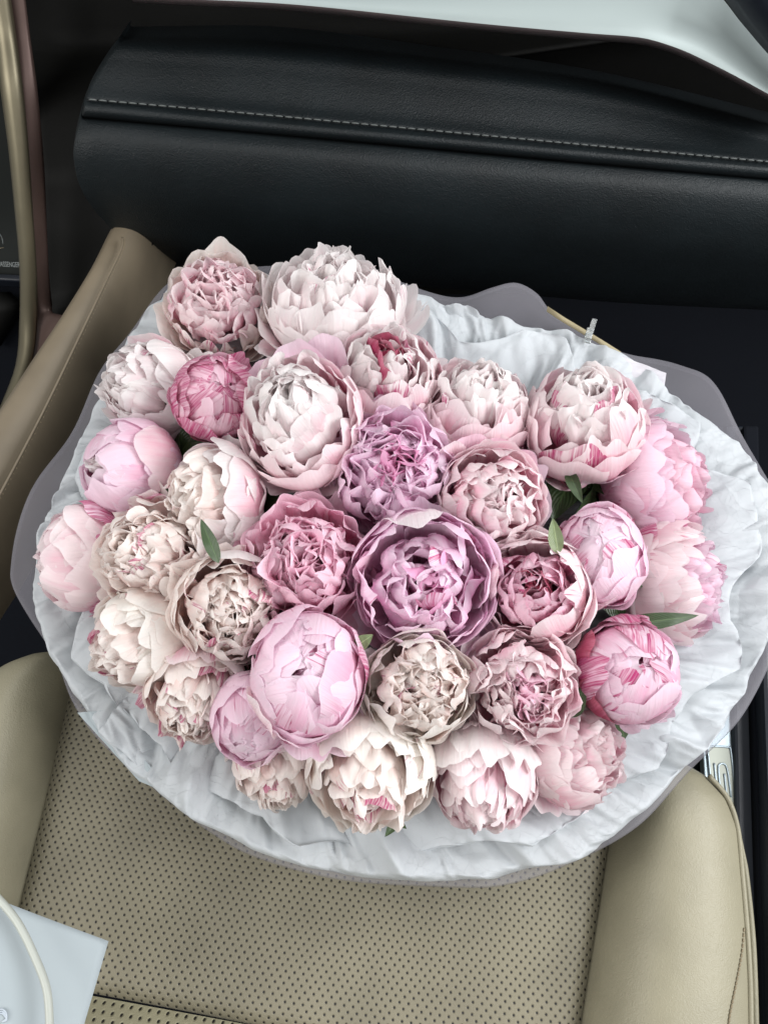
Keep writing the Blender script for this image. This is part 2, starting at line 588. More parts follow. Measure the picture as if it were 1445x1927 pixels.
def heart(f, n, pal, rmax, h0, h1, W=(.32, .58), ruf=.08, rag=.075, touch=.1, flame=.05, lean=(-.62, -.12), core=None, point=0.0, zb=-.6, curl=.0, freq=1.0):
    """ruffled petals standing inside a cup. rings by golden angle"""
    r = f.r
    n = int(n * .66)
    for i in range(n):
        q = ((i + .5) / n) ** .62
        r0 = rmax * q
        h = h0 + (h1 - h0) * math.sqrt(max(0, 1 - q * q)) + (r.random() - .5) * .17
        phi = i * 2.39996 + (r.random() - .5) * .5
        m = pick(r, pal, touch, flame)
        if core and q < .42:
            m = core if r.random() < .6 else m
        f.petal(m, inner(r0, h, lean[0] + (lean[1] - lean[0]) * r.random(), zb), W[0] + (W[1] - W[0]) * r.random(),
                max(.30, r0 * .9) if r.random() < .5 else .3 + r.random() * .7, phi, rag=rag, ruf=ruf * (.6 + .9 * r.random()),
                curl=curl * (r.random() - .3), crumple=.07, point=point, twist=(r.random() - .5) * .25, freq=freq,
                yaw=(r.random() - .5) * 1.3 * (1 - .5 * q))


def bud(f, pal, open_=0.0, touch=.3, flame=.15, zs=1.0, extra='', spin=0.0, top=None):
    r = f.r
    # tight inner knot
    heart(f, 14, top or pal, .34 + open_ * .3, .62, .86, W=(.18, .32), ruf=.05, rag=.08, touch=touch, flame=flame)
    for i in range(6):
        f.petal(pick(r, pal, touch, flame), shell(.80 + .012 * i, 176 + r.random() * 14 - open_ * 60, zs), .42 + .2 * r.random(), .7, spin + i * 2.4, rag=.05, ruf=.03, crumple=.03)
    rings = [(6, .86, 170 - open_ * 45, .74), (5, .90, 160 - open_ * 45, .84), (5, .94, 148 - open_ * 40, .92), (4, .975, 128 - open_ * 28, 1.0), (4, 1.0, 106 - open_ * 10, .95), (4, 1.02, 78, .7)]
    for j, (n, rad, th, W) in enumerate(rings):
        for i in range(n):
            phi = spin + j * .61 + i * 6.283 / n + (r.random() - .5) * .35
            rr = rad + (r.random() - .5) * .03
            f.petal(pick(r, pal, touch, flame), shell(rr, th + (r.random() - .5) * 26, zs), W * (.85 + .35 * r.random()), rr * .97, phi,
                    rag=.035 + .06 * r.random() ** 2, ruf=.02 + .035 * r.random() ** 2, crumple=.05, curl=-.01 + .09 * r.random() * (r.random() < .4), twist=(r.random() - .5) * .08)


def cup(f, pal, open_=.5, heartpal=None, touch=.12, flame=.06, zs=.98, n=34, core=None, spin=0.0, ruf=.08, hh=(.5, .93)):
    r = f.r
    hp = heartpal or pal
    heart(f, int(n * 1.25), hp, .70 + open_ * .16, hh[0], hh[1], ruf=ruf * .8, touch=touch, flame=flame, core=core)
    rings = [(6, .88, 146 - open_ * 30, .52, .045), (5, .93, 140 - open_ * 28, .66, .04), (5, .97, 128 - open_ * 24, .82, .03), (4, 1.0, 112 - open_ * 14, .95, .03), (4, 1.03, 86, .8, .03)]
    for j, (k, rad, th, W, rf) in enumerate(rings):
        for i in range(k):
            phi = spin + j * .73 + i * 6.283 / k + (r.random() - .5) * .5
            rr = rad + (r.random() - .5) * .05
            f.petal(pick(r, pal, touch, flame), shell(rr, th + (r.random() - .5) * 30, zs, flare=.03 * r.random()), W * (.8 + .4 * r.random()), rr * .97, phi,
                    rag=.04 + .05 * r.random(), ruf=rf * (1 + r.random()), crumple=.03, curl=.05 * (r.random() - .35), twist=(r.random() - .5) * .06)


def rosette(f, pal, touch=.15, flame=.08, n=95, heartpal=None, core=None, zs=.9, spin=0.0, ruf=.13, W=(.34, .60), guards=True, dome=(.15, .95)):
    r = f.r
    heart(f, n, heartpal or pal, .84, dome[0], dome[1], W=W, ruf=ruf * .72, rag=.08, touch=touch, flame=flame, core=core, lean=(-.60, -.05), curl=.10, freq=1.1)
    if guards:
        for j, (k, rad, th, wd) in enumerate([(8, .93, 124, .46), (6, .98, 108, .66), (5, 1.03, 84, .8)]):
            for i in range(k):
                phi = spin + j * .9 + i * 6.283 / k + (r.random() - .5) * .4
                f.petal(pick(r, pal, touch, flame), shell(rad, th + (r.random() - .5) * 22, zs, flare=.08 * r.random()), wd * (.85 + .3 * r.random()), rad * .95, phi,
                        rag=.07, ruf=.06 + .04 * r.random(), crumple=.03, curl=.08 * (r.random() - .2))


def bomb(f, pal, touch=.15, flame=.06, spin=0.0, zs=1.05, n=46, heartpal=None, flare=.12):
    """seen from the side: deep bowl of long petals, a ragged crown of narrow ones"""
    r = f.r
    heart(f, n, heartpal or pal, .80, .5, .92, W=(.28, .46), ruf=.08, rag=.06, touch=touch, flame=flame, lean=(-.45, .02))
    for j, (k, rad, th, wd) in enumerate([(10, .87, 134, .40), (9, .92, 126, .46), (7, .96, 116, .56), (5, .99, 106, .74), (5, 1.02, 90, .8)]):
        for i in range(k):
            phi = spin + j * .53 + i * 6.283 / k + (r.random() - .5) * .3
            f.petal(pick(r, pal, touch, flame), shell(rad, th + (r.random() - .5) * 20, zs, flare=flare * (.6 + .9 * r.random())), wd * (.85 + .35 * r.random()), rad * .92, phi,
                    rag=.05, ruf=.06, crumple=.03, point=.0, curl=.03 * (r.random() - .3))


def flop(f, mat, phi_deg, th=80, W=.7, flare=.35, rad=1.05, zs=.95, rag=.05, ruf=.06, curl=0.0, cup_=1.0, point=0.0):
    f.petal(mat, shell(rad, th, zs, flare=flare), W, cup_, R(phi_deg), rag=rag, ruf=ruf, crumple=.03, curl=curl, point=point)


APEX = np.array([0.02, 0.44, -0.17])


def leaf_obj(p0, p1, wid, up, mat, parent, inv, bend=.15, fold_=.25):
    n = 14
    p0, p1, up = map(np.asarray, (p0, p1, up))
    d = p1 - p0
    L = np.linalg.norm(d)
    d = d / L
    side = np.cross(d, up); side /= np.linalg.norm(side)
    nn = np.cross(side, d)
    t = np.linspace(0, 1, n)[:, None]
    u = np.linspace(-1, 1, 7)[None, :]
    w_ = wid * np.sin(np.pi * t ** .8) ** .8 * (1 - .2 * t) + wid * .03 * (1 - t)
    P = p0 + d * (t * L)[..., None] + side * (u * w_)[..., None] + nn * (fold_ * np.abs(u) * w_ + bend * L * np.sin(np.pi * t) + .04 * wid * np.sin(t * 20 + u * 2))[..., None]
    P = P.reshape(-1, 3)
    if inv is not None:
        Ph = np.c_[P, np.ones(len(P))] @ np.array(inv).T
        P = Ph[:, :3]
    a, b = np.broadcast_arrays(t, u)
    uv = np.stack([(b + 1) / 2, a], -1).reshape(-1, 2)
    return mesh_obj('leaf', P, grid_faces(n, 7), mat, parent, uv)


# px, py, radius px, height above the bouquet plane, image direction (dx, dy-up), tilt deg, kind, kwargs, label
# extras: list of (function, args); leaves: (x0,y0,x1,y1,halfwidth px,h,mat)
FL = []


def fl(px, py, rp, h, dirv, tilt, kind, kw, label, extras=(), leaves=(), sc=(1, 1)):
    FL.append((px, py, rp, h, dirv, tilt, kind, kw, label, extras, leaves, sc))


fl(412, 575, 92, .030, (-.15, .8), 24, 'rosette', dict(pal='cream', n=80,  heartpal='blush', touch=.02, flame=.0, dome=(.2, .9)),
   'cream and pink ruffled peony at the back beside the tan console pad',
   [('cream', 250, 95, .7, .25), ('cream', 200, 90, .6, .2), ('cream', 300, 92, .7, .25)])
fl(632, 583, 105, .040, (.05, 1), 48, 'bomb', dict(pal='white', n=60, heartpal='white', flare=.22, touch=.03, flame=0.0),
   'large white spiky peony opening wide toward the dashboard, rearmost in the bouquet',
   [('white', 150, 96, .30, .5), ('white', 30, 100, .4, .4), ('blush', 225, 70, .6, .5), ('white', 10, 100, .35, .5), ('white', 270, 100, .8, .1)], sc=(1.05, 1))
fl(283, 735, 90, .028, (-1, .35), 42, 'cup', dict(pal='white', open_=.6, n=44, touch=.08, flame=.0, spin=.4),
   'fluffy white peony facing left, above the rounded pale bud at the bouquet edge',
   [('blush', 270, 100, .8, .08), ('blush', 110, 100, .6, .2)])
fl(408, 748, 76, .062, (.1, .2), 20, 'bud', dict(pal='pink', touch=.05, flame=.9, spin=.7),
   'closed peony bud striped vivid magenta and white, the most strongly coloured of all',
   [('flame', 250, 124, .8, .02), ('flame', 305, 120, .8, .0), ('flame', 180, 120, .8, .0), ('crimson', 262, 84, .6, .03), ('flame', 60, 85, .35, .35), ('flame', 200, 100, .6, .05)])
fl(565, 790, 108, .082, (-.35, .55), 30, 'cup', dict(pal='blush', heartpal='white', open_=.75, n=52, touch=.06, flame=.02, spin=1.1, ruf=.10, hh=(.55, .98)),
   'tall pale pink peony with crumpled white heart beside the magenta striped bud',
   [('rosebud', 100, 96, .62, .35), ('rosebud', 75, 88, .6, .45), ('rosebud', 125, 98, .6, .25), ('blush', 205, 84, .45, .5), ('blush', 280, 112, .9, .0), ('blush', 330, 108, .8, .03)], sc=(1, 1.12))
fl(728, 712, 98, .060, (.08, 1), 34, 'cup', dict(pal='blush', open_=.55, n=34, core='crimson', touch=.08, flame=.05, spin=.2, heartpal='white'),
   'round blush peony with a deep pink glimpse in its open top',
   [('blush', 265, 112, .9, .02), ('flame', 315, 70, .5, .12), ('rosebud', 205, 72, .45, .35), ('flame', 345, 90, .35, .22), ('blush', 230, 108, .6, .0)])
fl(898, 770, 96, .050, (.2, 1), 46, 'cup', dict(pal='blush', open_=.5, n=40, touch=.05, flame=0.0, spin=.9, heartpal='white'),
   'blush cup peony with one crimson petal low on its front',
   [('crimson', 262, 82, .5, .10), ('blush', 215, 112, .65, .02), ('blush', 300, 104, .7, .05), ('blush', 120, 122, .6, .0)])
fl(1098, 795, 107, .055, (.1, 1), 40, 'cup', dict(pal='blush', open_=.35, n=40, touch=.12, flame=.04, spin=.3, heartpal='white', hh=(.55, .98)),
   'large cream pink globe peony nearest the clear clip at the rear right',
   [('blush', 250, 106, .75, .02), ('blush', 290, 104, .75, .02), ('flame', 180, 112, .25, .05), ('rosebud', 285, 74, .6, .04), ('crimson', 235, 66, .3, .04)])
fl(1232, 905, 92, .020, (1, .15), 62, 'bomb', dict(pal='rosebud', heartpal='pink', n=56, touch=.12, flame=.03, spin=.5),
   'upper of two pink ruffled peonies facing right into the tissue',
   [('pink', 95, 112, .7, .15), ('pink', 190, 100, .9, .05), ('flame', 215, 66, .5, .1), ('pink', 250, 100, .6, .1)], sc=(1, 1.2))
fl(1262, 1095, 95, .016, (1, .05), 60, 'bomb', dict(pal='blush', heartpal='rosebud', n=50, touch=.18, flame=.04, spin=.2),
   'lower of two pink ruffled peonies facing right, above the long dark leaf',
   [('blush', 80, 112, .6, .25), ('white', 200, 95, .9, .08), ('flame', 130, 90, .5, .1), ('rosebud', 270, 110, .6, .1), ('white', 300, 80, .4, .3)],
   [(1150, 1178, 1314, 1158, 17, .050, 'leaf')], sc=(1, 1.05))
fl(1128, 1045, 79, .070, (-.1, .5), 26, 'bud', dict(pal='rosebud', touch=.35, flame=.06, spin=.25, zs=1.05),
   'smooth pale lilac closed peony bud beside a small olive leaf',
   [('rosebud', 280, 74, .7, .10), ('rosebud_flame', 200, 84, .35, .02)],
   [(1050, 1042, 1040, 975, 15, .100, 'leaf_pale'), (1068, 885, 1096, 948, 13, .055, 'leaf')], sc=(1, 1.15))
fl(925, 940, 98, .074, (.25, .08), 16, 'cup', dict(pal='blush', open_=.75, n=54, touch=.05, flame=0.0, spin=.6, heartpal='blush'),
   'blush pink bowl shaped peony with wide loose outer petals and a ruffled centre',
   [('pink', 160, 78, .6, .35), ('blush', 135, 95, .5, .25), ('rosebud', 35, 66, .7, .42), ('rosebud', 5, 60, .7, .42), ('pink', 60, 80, .7, .25), ('blush', 250, 92, .7, .12), ('blush', 300, 92, .7, .12), ('pink', 110, 82, .7, .2)])
fl(742, 888, 108, .070, (0, .15), 8, 'rosette', dict(pal='lilac', n=120, touch=.05, flame=0.0, ruf=.16, core='deep'),
   'tightly ruffled lilac peony above the largest purple pink one',
   [('blush', 195, 78, .5, .3), ('lilac', 330, 84, .5, .25)])
fl(1182, 1262, 92, .060, (.25, .12), 24, 'bud', dict(pal='rosebud', touch=.45, flame=.25, spin=.1),
   'closed pink bud with dark crimson streaks on its left side, below the long leaf',
   [('crimson', 165, 128, .7, .02), ('crimson', 215, 112, .7, .02), ('flame', 190, 140, .45, .0), ('flame', 90, 140, .5, .02), ('blush', 140, 92, .28, .18), ('rosebud', 320, 72, .35, .25), ('rosebud', 285, 70, .35, .2), ('flame', 80, 128, .35, .02)],
   [(1075, 1350, 1100, 1290, 17, .060, 'leaf')])
fl(1008, 1112, 98, .076, (-.03, .05), 8, 'cup', dict(pal='blush', heartpal='pink', open_=.55, n=44, core='crimson', touch=.2, flame=.08, spin=.8, hh=(.25, .7)),
   'white edged peony with a crimson hollow centre, left of the smooth lilac bud',
   [('white', 70, 118, .7, .0), ('blush', 330, 110, .6, .05), ('blush', 200, 100, .8, .04), ('blush', 250, 100, .8, .03), ('flame', 30, 96, .4, .08), ('white', 180, 120, .5, .0)])
fl(798, 1098, 124, .086, (.02, .02), 6, 'cup', dict(pal='lilac', heartpal='lilac', open_=.85, n=46, core='deep', touch=.15, flame=.04, spin=.2, ruf=.13, hh=(-.1, .55)),
   'largest peony, purple pink and wide open over a dark magenta centre',
   [('lilac', 105, 122, .9, .0), ('lilac', 50, 118, .8, .03), ('lilac', 150, 112, .7, .05), ('lilac', 290, 88, .7, .2), ('lilac', 315, 80, .45, .35), ('pink', 210, 80, .5, .3), ('white', 100, 136, .5, .0), ('lilac', 20, 100, .6, .12)],
   [(668, 1218, 702, 1194, 15, .09, 'leaf_pale')])
fl(578, 1060, 108, .076, (-.15, .3), 14, 'rosette', dict(pal='pink', n=100, touch=.05, flame=0.0, core='pink'),
   'loose mid pink ruffled peony immediately left of the largest purple one',
   [('pink', 230, 84, .7, .2), ('pink', 290, 66, .6, .5), ('pink', 320, 60, .6, .5), ('pink', 95, 92, .6, .1), ('blush', 345, 70, .5, .3)], sc=(1, 1.05))
fl(402, 940, 88, .060, (-1, .05), 42, 'cup', dict(pal='white', open_=.6, n=44, touch=.03, flame=0.0, spin=.15, heartpal='cream'),
   'creamy white peony opening left beside an upright green leaf, under the magenta bud',
   [('blush', 10, 120, .9, .0), ('white', 280, 94, .75, .12), ('white', 60, 112, .75, .04), ('white', 330, 106, .8, .0)],
   [(412, 1060, 378, 976, 14, .098, 'leaf'), (330, 925, 275, 950, 14, .045, 'leaf')], sc=(1, 1.15))
fl(245, 882, 88, .040, (-1, .1), 48, 'bud', dict(pal='rosebud', touch=.1, flame=.0, spin=.5, open_=.12, top='white'),
   'smooth rounded pale pink bud at the left rim, between two fluffy white peonies',
   [('blush', 10, 120, .9, .0)])
fl(155, 1050, 86, .026, (-1, .05), 62, 'bud', dict(pal='blush', touch=.12, flame=0.0, spin=.7, open_=.3),
   'leftmost peony seen from its side, with magenta petals at its base',
   [('flame', 62, 104, .5, .06), ('flame', 20, 84, .5, .08), ('flame', 290, 84, .4, .06), ('blush', 180, 100, .9, .0)], sc=(.9, 1.1))
fl(283, 1042, 98, .060, (-.55, .2), 28, 'rosette', dict(pal='cream', n=78, touch=.08, flame=.04, heartpal='cream', ruf=.11),
   'open cream ruffled peony between the leftmost peony and the upright leaf',
   [('white', 60, 112, .7, .02), ('white', 20, 108, .7, .02), ('rosebud_touch', 5, 84, .5, .15), ('cream', 215, 92, .45, .15), ('flame', 85, 105, .5, .04)])
fl(432, 1145, 99, .074, (.02, -.08), 10, 'cup', dict(pal='cream', heartpal='cream', open_=.8, n=80, touch=.1, flame=.02, spin=.45, ruf=.11, hh=(.45, .86)),
   'beige tinted rosette peony packed with crinkled petals, left of the pink bud',
   [('blush', 5, 92, .8, .12), ('white', 80, 118, .8, .0), ('blush', 330, 86, .6, .15)])
fl(270, 1207, 95, .042, (-1, -.45), 52, 'cup', dict(pal='ivory', open_=.5, n=44, touch=.12, flame=.04, spin=.35, heartpal='cream'),
   'ivory peony lying on its side, opening toward the lower left tissue',
   [('ivory', 20, 118, .95, .0), ('ivory', 80, 110, .8, .02), ('blush_flame', 260, 96, .7, .06), ('ivory', 300, 70, .5, .25)])
fl(370, 1308, 90, .046, (-.25, -1), 34, 'cup', dict(pal='cream', open_=.7, n=64, touch=.15, flame=.04, spin=.9, heartpal='cream', ruf=.10),
   'cream peony with pink veined outer petals, between the ivory one and the big lilac petal',
   [('blush_touch', 85, 116, .7, .0), ('white', 40, 110, .6, .02), ('blush_flame', 180, 96, .35, .15), ('blush_flame', 35, 80, .4, .15)])
fl(578, 1268, 100, .090, (.02, .2), 12, 'bud', dict(pal='rosebud', touch=.3, flame=.04, spin=.15, zs=1.05),
   'big smooth pink bud in front with one wrinkled magenta veined petal',
   [('rosebud_flame', 15, 126, .85, .04), ('rosebud_touch', 120, 140, .9, .02), ('rosebud', 312, 82, .5, .42), ('rosebud', 275, 76, .55, .28), ('blush', 215, 118, .5, .0), ('rosebud', 250, 108, .5, .02)], sc=(1, 1.15))
fl(480, 1350, 80, .055, (-.1, -.3), 38, 'bud', dict(pal='rosebud', touch=.35, flame=.0, spin=.8),
   'lilac bud wrapped by one broad petal, tucked against the big smooth pink bud',
   [('rosebud_touch', 265, 118, 1.0, .02), ('rosebud_touch', 240, 112, .9, .04)])
fl(526, 1440, 80, .022, (.05, -1), 50, 'cup', dict(pal='cream', open_=.6, n=46, touch=.12, flame=.04, spin=.2),
   'small cream peony peeping out under the lilac petal at the front rim',
   [('white', 85, 112, .7, .0), ('flame', 60, 92, .5, .08), ('cream', 200, 76, .4, .2)])
fl(788, 1292, 97, .080, (.03, 0), 8, 'cup', dict(pal='ivory', heartpal='cream', open_=.85, n=88, touch=.05, flame=.02, spin=.5, ruf=.12, hh=(.45, .86)),
   'ivory rosette peony full of folded petals, directly below the largest purple one',
   [('ivory', 90, 112, .8, .02), ('flame', 5, 84, .3, .06), ('ivory', 250, 88, .5, .15), ('ivory', 180, 100, .6, .06)])
fl(982, 1292, 99, .072, (.08, -.05), 8, 'rosette', dict(pal='blush', n=100, touch=.06, flame=.02, heartpal='blush', ruf=.12, core='pink'),
   'pale pink rosette peony with scalloped edges, left of the crimson streaked bud',
   [('blush', 185, 78, .8, .22), ('blush', 90, 98, .6, .05), ('blush', 215, 76, .6, .2), ('white', 40, 90, .5, .1)])
fl(697, 1450, 108, .052, (-.1, -1), 36, 'cup', dict(pal='ivory', open_=.22, n=34, touch=.15, flame=.03, spin=.6, heartpal='cream', core='cream_flame'),
   'ivory globe peony at the front rim with small magenta flecks and a tight opening',
   [('ivory', 90, 110, .95, .0), ('ivory', 40, 106, .8, .02), ('ivory', 150, 106, .9, .02), ('ivory_touch', 20, 120, .5, .03)],
   [(752, 1535, 724, 1575, 11, .03, 'leaf'), (738, 1535, 765, 1560, 9, .03, 'leaf')], sc=(1.03, 1))
fl(906, 1462, 98, .040, (.05, -1), 48, 'cup', dict(pal='blush', open_=.6, n=46, touch=.03, flame=0.0, spin=.1, heartpal='blush'),
   'pale pink peony facing down to the front rim with notched hanging petals',
   [('white', 95, 114, .6, .02), ('white', 50, 112, .5, .05), ('white', 130, 112, .55, .05), ('blush', 200, 96, .7, .12), ('white', 350, 96, .6, .08), ('flame', 160, 80, .4, .05)])
fl(1080, 1412, 92, .030, (1, .1), 50, 'bomb', dict(pal='blush', n=36, touch=.05, flame=0.0, spin=.3, flare=.04),
   'pale pink peony turned right under the crimson streaked bud, smooth petal in front',
   [('blush', 250, 124, 1.0, .0), ('blush', 120, 92, .6, .25), ('blush', 200, 110, .9, .02), ('blush', 90, 112, .7, .1)])

KINDS = {'bud': bud, 'cup': cup, 'rosette': rosette, 'bomb': bomb}
for i, (px, py, rp, h, dv, tilt, kind, kw, label, extras, leaves, sc) in enumerate(FL):
    p, d = PL(px, py, h)
    r = np.random.default_rng(100 + i)
    rad = rp * d / F * 1.06
    view = -(ray(px, py) / np.linalg.norm(ray(px, py)))
    dv = np.array(dv, float)
    ln = np.linalg.norm(dv)
    lat = AX * dv[0] / (ln + 1e-9) + AU * dv[1] / (ln + 1e-9)
    ax = view * math.cos(R(tilt)) + lat * math.sin(R(tilt))
    ax /= np.linalg.norm(ax)
    # flower x axis near the picture's right
    xx = AX - ax * AX.dot(ax)
    if np.linalg.norm(xx) < .35:
        xx = np.cross(AU, ax)
    xx /= np.linalg.norm(xx)
    yy = np.cross(ax, xx)
    base = p - ax * rad * .98
    root = empty('peony', (0, 0, 0), label, 'peony', 'peonies in the bouquet')
    mat = Matrix(((xx[0] * sc[0], yy[0] * sc[1], ax[0], p[0]), (xx[1] * sc[0], yy[1] * sc[1], ax[1], p[1]), (xx[2] * sc[0], yy[2] * sc[1], ax[2], p[2]), (0, 0, 0, 1)))
    root.matrix_world = mat
    inv = mat.inverted()
    f = Flower(root, rad, r)
    KINDS[kind](f, **kw)
    if kind != 'bud':
        for k in range(5):
            flop(f, kw['pal'], r.random() * 30 + k * 72, 62 + r.random() * 26, .45 + .35 * r.random(), .12 + .34 * r.random() ** 2, rad=1.0, ruf=.06, rag=.07, curl=.1 * (r.random() - .3))
    for e in extras:
        m_, ph, th, W, fla = e[:5]
        flop(f, m_, ph, th, W, fla, ruf=.045, rag=.05)
    # stem, and filler leaves added under the head to darken the gaps
    q1 = base - ax * .02
    q2 = base * .55 + APEX * .45 - ax * .01
    st = cr([base + ax * .004, q1, q2, APEX + (r.random(3) - .5) * .02], 12)
    st = (np.c_[st, np.ones(12)] @ np.array(inv).T)[:, :3]
    tube('stem', st, .0028, M['stem'], root, 6)
    a0 = r.random() * 6.28
    for k in range(5):
        a = a0 + k * 1.26
        out = xx * math.cos(a) + yy * math.sin(a)
        b0 = base - ax * .008
        leaf_obj(b0, b0 + out * rad * 1.2 - ax * rad * (.15 + .2 * (k % 2)), rad * .38, ax, M['leaf'], root, inv)
    for (x0, y0, x1, y1, wpx, hh, lm) in leaves:
        a_, d_ = PL(x0, y0, hh)
        b_, _ = PL(x1, y1, hh + .006)
        leaf_obj(a_, b_, wpx * d_ / F, view, M[lm], root, inv, bend=.08, fold_=.35)

# ------------------------------------------------------------------ wrapping
TISS = [(330, 535), (262, 600), (215, 690), (175, 760), (148, 830), (110, 905), (92, 950), (80, 1010), (60, 1085), (72, 1140), (90, 1210), (122, 1285), (160, 1340), (200, 1385), (245, 1440), (300, 1495), (380, 1552), (450, 1592), (540, 1618), (620, 1638), (770, 1658), (900, 1652), (1000, 1632), (1050, 1618), (1150, 1568), (1230, 1500), (1290, 1440), (1350, 1370), (1400, 1305), (1435, 1240), (1455, 1150), (1458, 1030), (1440, 900), (1395, 846), (1330, 788), (1250, 727), (1150, 665), (1080, 632), (1000, 608), (900, 582), (820, 568), (740, 545), (620, 535), (500, 525), (410, 520)]
FILM = [(325, 528), (235, 635), (185, 705), (118, 830), (60, 930), (30, 1000), (20, 1060), (24, 1100), (55, 1160), (100, 1235), (140, 1318), (200, 1402), (300, 1490), (400, 1566), (470, 1606), (580, 1638), (700, 1658), (850, 1666), (950, 1662), (1060, 1628), (1200, 1548), (1310, 1438), (1400, 1340), (1455, 1230), (1478, 1100), (1470, 960), (1432, 880), (1385, 795), (1335, 718), (1290, 688), (1240, 668), (1160, 655), (1105, 625), (1040, 585), (1010, 552), (970, 535), (925, 542), (870, 552), (800, 540), (700, 520), (500, 500), (390, 500)]
CEN = np.array([725., 1045.])


def lift(y, x):
    """lowest z the paper may take over the seat"""
    base = np.where(np.abs(x) > .17, .052, .010)
    return np.where(y < .24, base, -1.0)


def funnel(name, outline, n, rows, h_rim, depth, amp, mat, droop, seed, lipdx=0, label='', cat=''):
    o = cr(outline, n, True) if len(outline) != n else outline
    th = np.linspace(0, 2 * np.pi, n, endpoint=False)
    P = np.zeros((rows, n, 3))
    s = np.linspace(0, 1, rows)
    rim = np.array([PL(a, b, h_rim)[0] for a, b in o])
    cen = PL(CEN[0], CEN[1], -depth)[0]
    nrm = np.array([0, -.11, 1.0]); nrm /= np.linalg.norm(nrm)
    for k, t in enumerate(s):
        if t < .10:      # drooping lip outside the rim
            q = 1 - t / .10
            outw = rim - cen; outw -= nrm * (outw @ nrm)[:, None]
            outw /= np.linalg.norm(outw, axis=1)[:, None]
            P[k] = rim + outw * (.004 * math.sin(q * 1.57)) * droop * 1.2 - nrm * (.018 * (1 - math.cos(q * 1.57))) * droop
        elif t < .72:
            q = (t - .10) / .62
            rr = 1 - .52 * q
            P[k] = cen + (rim - cen) * rr
            hh = -(depth) * min(1, q) ** 1.5
            # keep the plane of the rim, then sink
            P[k] = (rim * rr + (cen + nrm * depth) * (1 - rr)) + nrm * hh
        else:
            q = (t - .72) / .28
            mid = rim * .48 + (cen + nrm * depth) * .52 - nrm * depth
            P[k] = mid * (1 - q) + (APEX + (mid - mid.mean(0)) * .04) * q
    return o, P, nrm, s


nrm = None


def lin(pts, n):
    """closed straight-edged outline resampled by length"""
    p = np.asarray(pts, float); p = np.vstack([p, p[0]])
    a = np.concatenate([[0], np.cumsum(np.linalg.norm(np.diff(p, axis=0), axis=1))])
    t = np.linspace(0, a[-1], n, endpoint=False)
    return np.stack([np.interp(t, a, p[:, k]) for k in range(2)], -1)


def tissue(outline, h, depth, label, seed, amp=1.0, droop=1.0, rows=130, n=1200, cat='tissue paper'):
    global nrm
    ol = .55 * lin(outline, n) + .45 * cr(outline, n, True)
    _, P, nrm, s = funnel('tissue_paper', ol, n, rows, h, depth, 0, None, droop, 0)
    arc = np.concatenate([[0], np.cumsum(np.linalg.norm(np.diff(P[11], axis=0), axis=1))])
    Lr = arc[-1]
    A_, S_ = np.meshgrid(arc, s * .22, indexing='xy')

    def crum(A, S):
        v = 0
        for sc_, am, sd in ((12, .018, 1), (28, .017, 2), (62, .011, 3), (150, .0045, 5)):
            k = .25 + .75 * np.clip(.5 + 1.4 * vnoise(A * sc_ * .3 + sd + seed, S * sc_ * .3 + 7 * sd), 0, 1)
            v = v + am * k * fold(A * sc_ * (1.0 + .04 * sd) + seed * 3.3, S * sc_ * .6 + A * sc_ * .12 + sd * 5.1, sd + seed)
        # gathered pleats running out to the rim
        v = v + .002 * np.abs(fold(A * 34 + seed, S * 3 + 2.0, 9))
        return v
    bl = np.clip((A_ - (Lr - .06)) / .06, 0, 1)
    cz = crum(A_, S_) * (1 - bl) + crum(A_ - Lr, S_) * bl
    msk = (.5 + .5 * np.clip(s / .16, 0, 1)) * np.clip((1.05 - s) / .3, 0, 1) * amp
    P = P + (nrm * .75)[None, None] * (cz * msk[:, None])[..., None]
    cenp = P.mean((0, 1))
    outw = P - cenp; outw[..., 2] = 0; outw /= np.linalg.norm(outw, axis=-1)[..., None] + 1e-9
    P = P + outw * ((fold(A_ * 30, S_ * 30 + 3, 7) * .005 + fold(A_ * 75, S_ * 20 + 3, 8) * .0012) * msk[:, None])[..., None]
    P[..., 2] = np.maximum(P[..., 2], lift(P[..., 1], P[..., 0]) + .002)
    t_ = grid_obj('tissue_paper', P, M['tissue'], close=True)
    return tag(t_, label, cat)


tissue(TISS, .004, .062, 'crumpled white tissue paper forming the rim all round the peonies', 0)
r_ = np.random.default_rng(5)
INN = []
for k, (a, b) in enumerate(TISS):
    q = .955 - .05 * r_.random() + (.02 if k % 3 else -.07)
    INN.append((725 + (a - 725) * q, 1045 + (b - 1045) * q))
tissue(INN, .010, .052, 'inner white tissue sheet whose torn edge lies just inside the outer tissue rim', 4, amp=.75, droop=.15, rows=90, n=1000)

# separate folded-over sheet corners of tissue
def sheet(name, quad, h, mat, label, cat, amp=.002, nn=40, seed=3, thick=.0):
    q = [PL(a, b, hh)[0] for (a, b), hh in zip(quad, h)]
    a, b = np.meshgrid(np.linspace(0, 1, nn), np.linspace(0, 1, nn), indexing='ij')
    a, b = a[..., None], b[..., None]
    S = q[0] * (1 - a) * (1 - b) + q[1] * a * (1 - b) + q[2] * a * b + q[3] * (1 - a) * b
    S = S + nrm * (amp * fold(a * 5 + seed, b * 5 + seed, seed) + amp * .5 * fold(a * 11, b * 11, seed + 2))
    ob = grid_obj(name, S, mat)
    if label:
        tag(ob, label, cat)
    return ob


